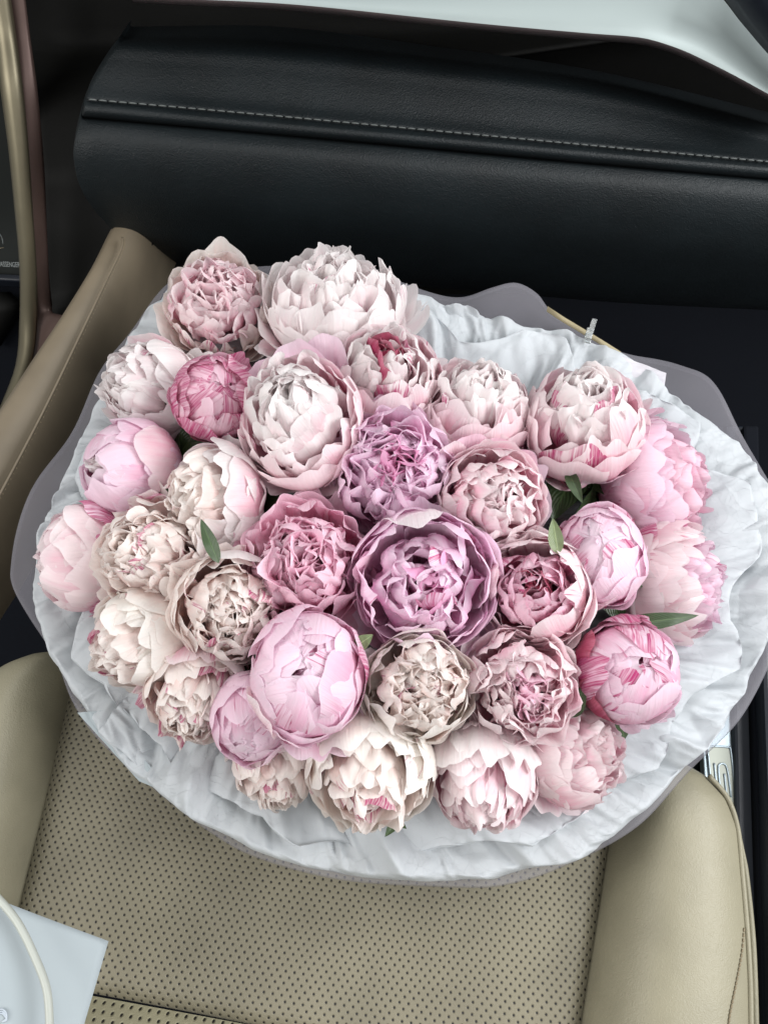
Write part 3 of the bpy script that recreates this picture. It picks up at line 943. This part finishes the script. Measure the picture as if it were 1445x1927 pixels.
sheet('tissue_sheet', [(186, 1376), (238, 1310), (450, 1400), (330, 1500)], [.007, .004, -.03, -.004], M['tissue'],
      'flat folded corner of white tissue sheet at the lower left rim', 'tissue paper', .004)
sheet('tissue_sheet', [(800, 575), (880, 572), (1010, 700), (860, 690)], [.004, .006, -.03, -.03], M['tissue'],
      'sheer overlapping tissue sheet behind the blush peony by the dashboard', 'tissue paper', .003, seed=5)
sheet('white_card', [(1150, 662), (1253, 702), (1246, 760), (1130, 715)], [.008, .009, -.004, -.004], M['label'],
      'straight edged pale card slipped between tissue and grey wrap at the rear right', 'card', .0006, seed=6)
sheet('wrap_corner', [(146, 1341), (196, 1337), (330, 1498), (262, 1470)], [.004, .004, .0, -.004], M['card'],
      'pointed white corner of wrapping paper jutting over the perforated seat', 'wrapping paper', .0008, seed=8)

o, P, nrm, s = funnel('wrapping_film', FILM, 480, 60, -.010, .066, 0, None, .5, 0)
arc = np.concatenate([[0], np.cumsum(np.linalg.norm(np.diff(P[8], axis=0), axis=1))])
wv = .003 * np.sin(arc / arc[-1] * 2 * np.pi * 9) + .003 * np.sin(arc / arc[-1] * 2 * np.pi * 17 + 1) 
P = P + nrm[None, None] * (wv[None, :] * np.clip(1 - s, 0, 1)[:, None])[..., None]
P[..., 2] = np.maximum(P[..., 2], lift(P[..., 1], P[..., 0]))
P = P - nrm * .002
fm = grid_obj('wrapping_film', P, M['film'], close=True)
tag(fm, 'smooth lilac grey outer wrap showing as a rim outside the white tissue', 'wrapping paper')

# kraft strip along the rim and the clear clip
k = empty('kraft_strip', (0, 0, 0), 'narrow tan paper strip on the rear rim beside the clear clip', 'paper strip')
rowsk = []
for (x, y) in [(1030, 574), (1060, 594), (1090, 612), (1130, 636), (1168, 660)]:
    rowsk.append([PL(x, y + 2, .004)[0], PL(x - 2, y + 12, .002)[0]])
bpy.data.objects.remove(k)
kr = grid_obj('kraft_strip', np.array(rowsk), M['kraft'], solid=.0006)
tag(kr, 'narrow tan paper strip on the rear rim beside the clear clip', 'paper strip')

N = NT('clear_plastic')
N.b.inputs['Base Color'].default_value = (.75, .78, .78, 1)
N.b.inputs['Roughness'].default_value = .12
N.b.inputs['Transmission Weight'].default_value = .85
M['clear'] = N.m
cp = PL(1108, 628, .012)[0]
clip = empty('clip', tuple(cp), 'small clear plastic clip standing on the rear rim of the wrap', 'clip')
def box(name, size, loc, rot, mat, parent, bevel=.0006):
    sx, sy, sz = [v / 2 for v in size]
    vs = [(x * sx, y * sy, z * sz) for z in (-1, 1) for y in (-1, 1) for x in (-1, 1)]
    fs = [(0, 2, 3, 1), (4, 5, 7, 6), (0, 1, 5, 4), (2, 6, 7, 3), (0, 4, 6, 2), (1, 3, 7, 5)]
    ob = mesh_obj(name, vs, fs, mat, parent, smooth=False)
    ob.location = loc
    ob.rotation_euler = rot
    if bevel:
        b = ob.modifiers.new('edge', 'BEVEL'); b.width = bevel; b.segments = 2
    return ob
box('jaw', (.006, .010, .003), (0, 0, 0), (.3, 0, -.3), M['clear'], clip)
box('jaw', (.006, .010, .002), (0, -.001, -.004), (.3, 0, -.3), M['clear'], clip)
box('lever', (.0045, .011, .002), (.003, .006, .004), (.8, 0, -.3), M['clear'], clip)
tube('spring', [(-.003, 0, -.0015), (.003, 0, -.0015)], .0013, M['silver'], clip)

# ------------------------------------------------------------------ seat
seat = empty('car_seat', (0, 0, 0), 'beige leather car seat with perforated centre under the bouquet', 'car seat')
l0, l1 = PZ(130, 1270, 0), PZ(30, 1700, 0)
r0, r1 = PZ(1155, 1560, 0), PZ(1100, 1927, 0)
lx = lambda y: l0[0] + (l1[0] - l0[0]) * (y - l0[1]) / (l1[1] - l0[1])
rx = lambda y: r0[0] + (r1[0] - r0[0]) * (y - r0[1]) / (r1[1] - r0[1])
b0, b1 = PZ(170, 1872, 0), PZ(450, 1924, 0)     # rear seam
ys = lambda x: b0[1] + (b1[1] - b0[1]) * (x - b0[0]) / (b1[0] - b0[0])
nr_, nc_ = 60, 60
G = np.zeros((nr_, nc_, 3))
for j, sx_ in enumerate(np.linspace(0, 1, nc_)):
    for i, t in enumerate(np.linspace(0, 1, nr_)):
        x_g = lx(0) + (rx(0) - lx(0)) * sx_
        y = ys(x_g) + (.255 - ys(x_g)) * t
        x = lx(y) + (rx(y) - lx(y)) * sx_
        e = min(1, (min(sx_, 1 - sx_)) / .045)
        eb = min(1, t / .05)
        z = -.010 + .010 * math.sqrt(1 - (1 - e) ** 2) - .010 * (1 - math.sqrt(1 - (1 - eb) ** 2))
        z += -.004 * (1 - (2 * sx_ - 1) ** 2) + .0015 * vnoise(np.array(x * 14.), np.array(y * 14.))
        if t > .85:
            z -= .5 * ((t - .85) / .15) ** 2 * .06
        G[i, j] = (x, y, z)
grid_obj('seat_insert', G, M['perf'], seat, flip=False)
# rear panel (the foot of the backrest), rises toward the viewer
G = np.zeros((24, 50, 3))
for j, sx_ in enumerate(np.linspace(-.05, 1.05, 50)):
    x = lx(-.05) + (rx(-.05) - lx(-.05)) * sx_
    for i, t in enumerate(np.linspace(0, 1, 24)):
        y = ys(x) - .002 - .12 * t
        z = -.012 + .030 * math.sin(min(1, t / .25) * 1.57) ** .8 + .06 * max(0, t - .1) ** 1.5
        G[i, j] = (x, y, z)
grid_obj('backrest_panel', G, M['perf2'], seat, flip=True)


def bp(s_):
    if s_ < .5:
        return (1 - (1 - s_ / .5) ** 2.4) ** .7
    return 1 - .32 * ((s_ - .5) / .5) ** 2.4


def bolster(name, inner_f, pts, H, y_back, side):
    """pts: outer edge world points front to back (x as function of y)"""
    pts = np.array(pts)
    o = np.argsort(pts[:, 1])
    yy_, xx_ = pts[o, 1], pts[o, 0]
    yf = yy_[-1]
    nr, nc = 80, 44
    G = np.zeros((nr, nc, 3))
    for i in range(nr):
        q = i / (nr - 1)
        y = yf - (yf - y_back) * (q ** 1.6)
        xo = np.interp(y, yy_, xx_)
        xi = inner_f(y)
        endf = math.sqrt(max(0, 1 - (1 - min(1, (yf - y) / .07)) ** 2))
        for j in range(nc):
            u = j / (nc - 1)
            if u < .85:
                s_ = u / .85
                x = xi + (xo - xi) * s_
                z = -.008 + (H + .008) * bp(s_) * (.25 + .75 * endf)
                if s_ < .001:
                    z = -.011
            else:
                t = (u - .85) / .15
                zt = -.008 + (H + .008) * bp(1.0) * (.25 + .75 * endf)
                x = xo + side * .009 * math.sin(min(1, t * 3) * 1.57)
                z = zt - t * .16
            G[i, j] = (x, y, z)
    # front skirt
    G = np.concatenate([np.stack([G[0, :, 0], G[0, :, 1] + .004, G[0, :, 2] - .15], -1)[None], G], 0)
    return grid_obj(name, G, M['seat'], seat, flip=side < 0)


ro = [PZ(a, b, .028) for a, b in [(1195, 1385), (1245, 1405), (1290, 1430), (1335, 1460), (1370, 1503), (1389, 1560), (1397, 1640), (1406, 1740), (1412, 1840), (1414, 1927), (1414, 2020)]]
bolster('right_bolster', rx, ro, .045, -.12, 1).name = 'bolster'
lo = [PZ(a, b, .028) for a, b in [(115, 1212), (80, 1215), (40, 1222), (0, 1243), (-40, 1275), (-70, 1320), (-95, 1400), (-120, 1520), (-150, 1700), (-170, 1900), (-180, 2020)]]
bolster('left_bolster', lx, lo, .045, -.12, -1).name = 'bolster'
# seams
pw = [(p[0] - .0015, p[1], p[2] + .002) for p in ro[3:]]
tube('piping', cr(pw, 60), .0019, M['seat'], seat)
sp_ = [PZ(a, b, .020) for a, b in [(1391, 1560), (1402, 1640), (1411, 1720), (1417, 1800), (1421, 1927), (1421, 2000)]]
tube('piping', cr(sp_, 40), .0022 * np.clip(np.linspace(.1, 5, 40), 0, 1), M['seat'], seat)
def on_bolster(px, py):
    z = .03
    for _ in range(8):
        p = PZ(px, py, z)
        o_ = np.array(ro)[np.argsort(np.array(ro)[:, 1])]
        xo, xi = np.interp(p[1], o_[:, 1], o_[:, 0]), rx(p[1])
        z = -.008 + .053 * bp(min(1, (p[0] - xi) / (xo - xi))) + .0004
    return PZ(px, py, z)


stl = cr([on_bolster(a, b) for a, b in [(1399, 1745), (1395, 1790), (1388, 1830), (1380, 1870), (1372, 1910), (1368, 1950)]], 24)
smesh = None
def stitches(pts, rad, mat, parent, gap=.72, name='stitch'):
    """separate thread lengths along a path, sharing one mesh"""
    pts = np.asarray(pts)
    seg = np.linalg.norm(pts[1] - pts[0]) * gap
    th = np.linspace(-.5, .5, 5)
    path = np.stack([th * seg, 0 * th, rad * .9 * np.cos(th * math.pi)], -1)
    first = tube(name, path, rad * np.array([.6, 1, 1, 1, .6]), mat, parent, 6)
    me = first.data
    for i in range(len(pts) - 1):
        ob = first if i == 0 else first.copy()
        if i:
            C.objects.link(ob)
        ob.parent = parent
        a, b = pts[i], pts[i + 1]
        d = Vector(b - a).normalized()
        up = Vector((0, -.6, .8))
        y = up.cross(d).normalized()
        z = d.cross(y)
        m = Matrix((d, y, z)).transposed().to_4x4()
        m.translation = Vector((a + b) / 2)
        ob.matrix_world = m
stitches(stl, .0006, M['thread_tan'], seat)

# ------------------------------------------------------------------ dashboard
dash = empty('dashboard', (0, 0, 0), 'black grained leather dashboard with grey stitching above the bouquet', 'dashboard')


def loft(name, rows, n, mat, parent, wrap=True, fine=8, solid=0, back=.05):
    """rows: list of (pixel points left to right, y plane). Rows joined by smooth curve; left end wraps backwards"""
    base = []
    for pts, y in rows:
        q = cr(pts, n)
        base.append([PY(a, b, y) for a, b in q])
    B = np.array(base)                      # rows, n, 3
    if wrap:
        lead = []
        for k in range(7):
            t = 1 - k / 7
            p = B[:, 0] + np.array([-.0005, back * t ** 1.5, 0]) + np.array([.006, 0, 0]) * (-(1 - (1 - t) ** 2) * .5)
            lead.append(p)
        B = np.concatenate([np.array(lead).transpose(1, 0, 2), B], 1)
    m = B.shape[1]
    out = np.array([cr(B[:, j], (len(rows) - 1) * fine + 1) for j in range(m)]).transpose(1, 0, 2)
    return grid_obj(name, out, mat, parent, solid=solid)


# lower panel: glovebox lid, rolls away under
lower = [
    ([(158, 222), (500, 252), (800, 280), (1130, 310), (1500, 342)], .655),
    ([(154, 228), (500, 259), (800, 287), (1130, 317), (1500, 349)], .645),
    ([(144, 260), (500, 290), (800, 322), (1130, 352), (1500, 385)], .632),
    ([(141, 305), (500, 350), (800, 380), (1130, 410), (1500, 440)], .626),
    ([(158, 365), (500, 410), (800, 440), (1130, 470), (1500, 495)], .630),
    ([(205, 425), (500, 465), (800, 500), (1130, 530), (1500, 550)], .650),
    ([(250, 463), (500, 500), (800, 530), (1130, 565), (1500, 585)], .68),
    ([(325, 497), (500, 515), (800, 540), (1130, 565), (1500, 580)], .73),
]
loft('glovebox_lid', lower, 40, M['black'], dash)
roll = [
    ([(163, 206), (500, 237), (800, 264), (1130, 295), (1500, 328)], .648),
    ([(163, 214), (500, 245), (800, 272), (1130, 303), (1500, 336)], .643),
    ([(159, 221), (500, 252), (800, 279), (1130, 310), (1500, 343)], .652),
    ([(159, 222), (500, 253), (800, 280), (1130, 311), (1500, 344)], .672),
]
upper = [
    ([(250, 50), (520, 50), (800, 85), (1130, 135), (1500, 225)], .80),
    ([(238, 68), (500, 74), (800, 104), (1130, 152), (1500, 242)], .735),
    ([(228, 84), (500, 98), (800, 128), (1130, 172), (1500, 262)], .700),
    ([(205, 115), (500, 135), (800, 165), (1130, 205), (1500, 280)], .684),
    ([(178, 160), (500, 190), (800, 218), (1130, 252), (1500, 295)], .664),
    ([(168, 184), (500, 214), (800, 242), (1130, 273), (1500, 307)], .652),
    ([(166, 189), (500, 219), (800, 247), (1130, 278), (1500, 312)], .6535),
    ([(163, 200), (500, 231), (800, 258), (1130, 289), (1500, 322)], .646),
    ([(161, 212), (500, 243), (800, 270), (1130, 301), (1500, 334)], .644),
    ([(159, 219), (500, 250), (800, 277), (1130, 308), (1500, 341)], .650),
    ([(159, 222), (500, 253), (800, 280), (1130, 311), (1500, 344)], .670),
]
loft('upper_pad', upper, 40, M['black'], dash, back=.012)
line = cr([(166, 187), (500, 216.5), (800, 244.5), (1130, 275.5), (1500, 309.5)], 400)
L3 = np.array([PY(a, b, .6510) for a, b in line])
al = np.concatenate([[0], np.cumsum(np.linalg.norm(np.diff(L3, axis=0), axis=1))])
ns = int(al[-1] / .0088)
tt = np.linspace(0, al[-1], ns + 1)
L4 = np.stack([np.interp(tt, al, L3[:, k]) for k in range(3)], -1)
stitches(L4, .00072, M['thread'], dash, gap=.8)
tube('seam_groove', L3[::8] + np.array([0, .0022, -.0002]), .0011, M['blackplastic'], dash)

# satin trim strip across the top, thick, with a bronze lower bevel
lowr = cr([(250, -8), (350, -2), (560, 9), (900, 44), (1100, 62), (1180, 68), (1225, 75), (1280, 93), (1330, 116), (1400, 152), (1500, 208)], 90)
upr = cr([(250, -60), (350, -60), (560, -60), (900, -55), (1100, -50), (1180, -45), (1240, -40), (1300, -30), (1352, -8), (1400, 50), (1500, 165)], 90)
P1 = np.array([[PY(a, b, .640) for a, b in lowr], ])
rowst = []
for t in np.linspace(0, 1, 14):
    yv = .640 + .050 * t ** 1.3
    rowst.append([PY(a * (1 - t) + c * t, b * (1 - t) + d * t, yv) for (a, b), (c, d) in zip(lowr, upr)])
grid_obj('trim_strip', np.array(rowst), M['silver'], dash)
bev = []
for t in np.linspace(0, 1, 7):
    dx, dy = 0, 11 * math.sin(t * 1.57)
    bev.append([PY(a + dx, b + dy, .640 - .002 * math.sin(t * 3.1) + .006 * t) for a, b in lowr])
bev.append([PY(a, b + 13, .72) for a, b in lowr])
grid_obj('trim_bevel', np.array(bev), M['bevel'], dash)
# round vent housing at the very corner
v0 = cr([(1345, -25), (1370, 8), (1402, 52), (1450, 108), (1520, 180)], 30)
v1 = cr([(1520, -60), (1530, -40), (1540, -20), (1560, 20), (1600, 100)], 30)
rv = []
for t in np.linspace(0, 1, 10):
    rv.append([PY(a * (1 - t) + c * t, b * (1 - t) + d * t, .648 - .02 * math.sin(t * 3.14)) for (a, b), (c, d) in zip(v0, v1)])
grid_obj('air_vent', np.array(rv), M['navy'], dash, solid=.01)
dt = np.array([[(-.60, .70, .335), (1.2, .70, .335)], [(-.60, .76, .385), (1.2, .76, .385)], [(-.60, .92, .41), (1.2, .92, .41)], [(-.60, 1.3, .40), (1.2, 1.3, .40)]], float)
grid_obj('dashboard_top', dt, M['black'], dash, solid=.03)
# bulkhead behind
bk = np.array([[(-.9, .92, -.45), (1.2, .92, -.45)], [(-.9, .92, .6), (1.2, .92, .6)]], float)
grid_obj('bulkhead', bk, M['blackplastic'], dash)

# ------------------------------------------------------------------ console on the left
con = empty('center_console', (0, 0, 0), 'dark centre console with metal trim strips and a tan padded knee rail', 'console')


def strip(name, left, right, yz, mat, parent, n=40, m=8, bulge=.003, solid=.004):
    a, b = cr(left, n), cr(right, n)
    ys_ = np.interp(np.linspace(0, 1, n), np.linspace(0, 1, len(yz)), yz)
    G = np.zeros((n, m, 3))
    for i in range(n):
        for j in range(m):
            t = j / (m - 1)
            G[i, j] = PY(a[i][0] * (1 - t) + b[i][0] * t, a[i][1] * (1 - t) + b[i][1] * t, ys_[i] - bulge * math.sin(t * math.pi) ** .6)
    return grid_obj(name, G, mat, parent, solid=solid)


YZ = [.74, .71, .675, .63, .58]
strip('side_panel', [(44, -60), (52, 90), (66, 200), (76, 330), (82, 440), (87, 540), (96, 582), (120, 606)], [(1700, -60), (1400, 40), (420, 200), (320, 330), (310, 420), (260, 500), (200, 560), (150, 640)],
      [.87, .85, .77, .71, .68, .655, .635, .62], M['blackplastic'], con, m=14, bulge=.0, solid=.004)
strip('rose_trim', [(2, -60), (20, 60), (33, 160), (45, 280), (54, 400), (61, 500), (62, 600), (48, 690), (10, 780)], [(40, -60), (54, 60), (68, 180), (79, 320), (84, 450), (90, 550), (100, 590), (135, 610), (95, 730)],
      [.75, .728, .70, .675, .65, .63, .61, .58, .55], M['rose'], con, bulge=.002)
strip('gold_trim', [(-25, -60), (-4, 60), (8, 160), (24, 280), (36, 400), (44, 500), (44, 600), (36, 690), (2, 780)], [(6, -60), (24, 60), (37, 160), (48, 280), (56, 400), (63, 500), (65, 600), (55, 680), (20, 780)],
      [.74, .718, .69, .665, .64, .62, .60, .57, .54], M['gold'], con, bulge=.004)
# display surround
strip('display_panel', [(-60, -40), (-60, 200), (-60, 400), (-60, 525)], [(30, -40), (40, 200), (50, 400), (55, 525)], [.78, .75, .71, .67], M['glass'], con, bulge=0, solid=.003)
strip('lower_tray', [(-60, 528), (-60, 600), (-60, 680), (-60, 760)], [(56, 528), (56, 600), (56, 680), (40, 760)], [.69, .66, .63, .60], M['carpet'], con, bulge=0, solid=.003)
strip('tray_lip', [(-60, 515), (-60, 522), (-60, 532)], [(52, 520), (52, 528), (52, 538)], [.665, .66, .665], M['navy'], con, bulge=.001, solid=.002)
strip('shift_boot', [(-60, 548), (-60, 590), (-60, 640)], [(20, 552), (38, 580), (0, 650)], [.67, .65, .635], M['blackplastic'], con, bulge=.012, solid=.002)


def text_obj(txt, px, py, y, hpx, rot, mat, parent):
    cu = bpy.data.curves.new('lettering', 'FONT')
    cu.body = txt
    p = PY(px, py, y)
    d = (p - CAM) @ AF
    cu.size = hpx * d / F * 1.38
    cu.align_x = 'RIGHT'
    cu.space_character = 1.0
    cu.extrude = .00015
    cu.materials.append(mat)
    ob = bpy.data.objects.new('lettering', cu)
    C.objects.link(ob)
    ob.parent = parent
    # lies in the plane facing up and back like the panel
    z = Vector((0, -.80, .60)); x = Vector((math.cos(rot), 0, math.sin(rot)))
    x = (x - z * x.dot(z)).normalized(); yv = z.cross(x)
    m = Matrix((x * .60, yv, z)).transposed().to_4x4(); m.translation = Vector(p)
    bpy.context.view_layer.update()
    me = bpy.data.meshes.new_from_object(ob.evaluated_get(bpy.context.evaluated_depsgraph_get()))
    o2 = bpy.data.objects.new('lettering', me)
    C.objects.link(o2)
    o2.parent = parent
    o2.matrix_world = m
    bpy.data.objects.remove(ob)
    o2.name = 'lettering'
    return o2


text_obj('PASSENGER', 39, 503, .664, 9.5, R(-3), M['ink'], con)
sy_ = cr([PY(a, b, .674) for a, b in [(-6, 436), (0, 440), (5, 448), (7, 459)]], 10)
tube('airbag_symbol', sy_, .0007, M['ink'], con, 6)
sy_ = cr([PY(a, b, .672) for a, b in [(-6, 470), (2, 467), (8, 466)]], 6)
tube('airbag_symbol', sy_, .0004, M['thread_tan'], con, 6)

# tan padded rail
A0 = cr([(228, 408), (208, 434), (172, 505), (120, 590), (60, 680), (0, 772), (-60, 860)], 60)
B0 = cr([(352, 450), (330, 500), (285, 600), (212, 760), (130, 950), (50, 1090), (-60, 1260)], 60)
m_ = 36
G = np.zeros((60, m_, 3))
for i in range(60):
    for j in range(m_):
        t = j / (m_ - 1)
        if t < .12:
            q = t / .12
            z = .030 + .025 * math.sin(q * 1.57)
            x_, y_ = A0[i] + (B0[i] - A0[i]) * (.03 * (1 - math.cos(q * 1.57)))
        else:
            q = (t - .12) / .88
            x_, y_ = A0[i] + (B0[i] - A0[i]) * (.03 + .97 * q)
            z = .055 + .010 * math.sin(q * 1.9) - .13 * q ** 1.9
        G[i, j] = PZ(x_, y_, z)
        # crease of the seam
        d_ = abs(t - .33) / .012
        if d_ < 1:
            G[i, j, 2] -= .0012 * (1 - d_)
grid_obj('padded_rail', G, M['pad'], con, flip=False)
sm = cr([(206, 440), (231, 448), (228, 470), (200, 530), (150, 635), (80, 780), (0, 932), (-50, 1020)][1:], 50)
S3 = np.array([PZ(a, b, .0625) for a, b in sm])
tube('seam', S3, .0013, M['pad'], con)
S4 = np.array([PZ(a + 4, b + 3, .0618) for a, b in cr(sm, 90)])
stitches(S4, .0005, M['thread_tan'], con, gap=.6)

# ------------------------------------------------------------------ floor, door sill
fl_ = np.array([[(-1.2, -.8, -.32), (1.3, -.8, -.32)], [(-1.2, 1.0, -.32), (1.3, 1.0, -.32)]], float)
o = grid_obj('floor', fl_, M['carpet']); o['kind'] = 'structure'
sill = empty('door_sill', (0, 0, 0), 'door sill with brushed metal scuff plate beside the seat', 'door sill')
ZS = -.06
def flatpoly(name, px, z, mat, parent, thick=.004, bev=0):
    v = [PZ(a, b, z) for a, b in px]
    n = len(v)
    vs = v + [p - np.array([0, 0, thick]) for p in v]
    me = bpy.data.meshes.new(name)
    fs = [tuple(range(n))[::-1], tuple(range(n, 2 * n))] + [(i, (i + 1) % n, n + (i + 1) % n, n + i) for i in range(n)]
    me.from_pydata([tuple(p) for p in vs], [], fs)
    me.update()
    ob = bpy.data.objects.new(name, me); C.objects.link(ob); me.materials.append(mat); ob.parent = parent
    if bev:
        b = ob.modifiers.new('edge', 'BEVEL'); b.width = bev; b.segments = 2
    return ob
flatpoly('scuff_plate', [(1290, 900), (1358, 900), (1376, 1400), (1388, 1530), (1400, 1700), (1340, 1700)], ZS, M['sill'], sill, .01, .001)
flatpoly('sill_recess', [(1331, 1409), (1336, 1405), (1368, 1406), (1374, 1412), (1382, 1480), (1396, 1600), (1352, 1600)], ZS + .0012, M['sillrecess'], sill, .002, .0006)
for pts in ([(1343, 1436), (1350, 1500), (1360, 1560)], [(1375, 1500), (1368, 1450), (1362, 1438), (1354, 1438), (1351, 1448), (1356, 1500), (1362, 1560)], [(1362, 1456), (1369, 1520)],
            [(1331, 1412), (1336, 1405), (1368, 1406), (1374, 1412), (1382, 1480), (1392, 1560)], [(1331, 1412), (1338, 1480), (1348, 1560)]):
    tube('embossed_mark', cr([PZ(a, b, ZS + .0016) for a, b in pts], 24), .0009, M['sill'], sill, 6)
flatpoly('sill_edge', [(1366, 800), (1400, 800), (1424, 1500), (1440, 1990), (1390, 1990), (1384, 1500)], ZS + .006, M['navy'], sill, .02, .003)
flatpoly('seal_strip', [(1398, 800), (1428, 800), (1442, 1500), (1460, 1990), (1436, 1990), (1420, 1500)], ZS + .014, M['carpet'], sill, .02, .003)
flatpoly('door_panel', [(1424, 1000), (3200, 1000), (3200, 1990), (1460, 1990), (1443, 1500)], ZS + .03, M['navy'], sill, .05, .004)
flatpoly('sill_inner', [(1220, 800), (1302, 800), (1330, 1500), (1352, 1990), (1290, 1990)], ZS - .02, M['navy'], sill, .01, .003)

# ------------------------------------------------------------------ paper and cable
pap = np.array([[PZ(-120, 1640, .075), PZ(-120, 2060, .075)], [PZ(12, 1697, .075), PZ(-20, 2060, .075)], [PZ(205, 1771, .07), PZ(148, 1960, .07)]])
a = np.linspace(0, 1, 20)
q00, q01, q10, q11 = PZ(-90, 1658, .078), PZ(205, 1771, .062), PZ(-150, 2100, .09), PZ(135, 2010, .075)
A, B = np.meshgrid(a, a, indexing='ij')
A, B = A[..., None], B[..., None]
G = q00 * (1 - A) * (1 - B) + q01 * (1 - A) * B + q10 * A * (1 - B) + q11 * A * B
G[..., 2:] += .003 * np.sin(B * 3.1) * (1 - .3 * A)
note = empty('paper_sheet', (0, 0, 0), 'pale blue white sheet of paper at the lower left corner under the cable', 'paper sheet')
grid_obj('sheet', G, M['card'], note, solid=.0003)
for k in range(3):
    pts = cr([PZ(x_, y_, .0815) for x_, y_ in [(-8, 1903 + k * 5), (4, 1899 + k * 4), (12, 1905 + k * 5), (13, 1916 + k * 2), (4, 1923)]], 16)
    tube('print_mark', pts, .0005, M['pencil'], note, 5)
cab = cr([PZ(-40, 1655, .085), PZ(0, 1694, .086), PZ(35, 1738, .086), PZ(66, 1800, .086), PZ(88, 1860, .088), PZ(94, 1927, .09), PZ(94, 2010, .095)], 60)
cb_ = tube('charging_cable', cab, .0024, M['cable'], None, 12)
tag(cb_, 'thin white cable curving over the paper sheet in the corner', 'cable')
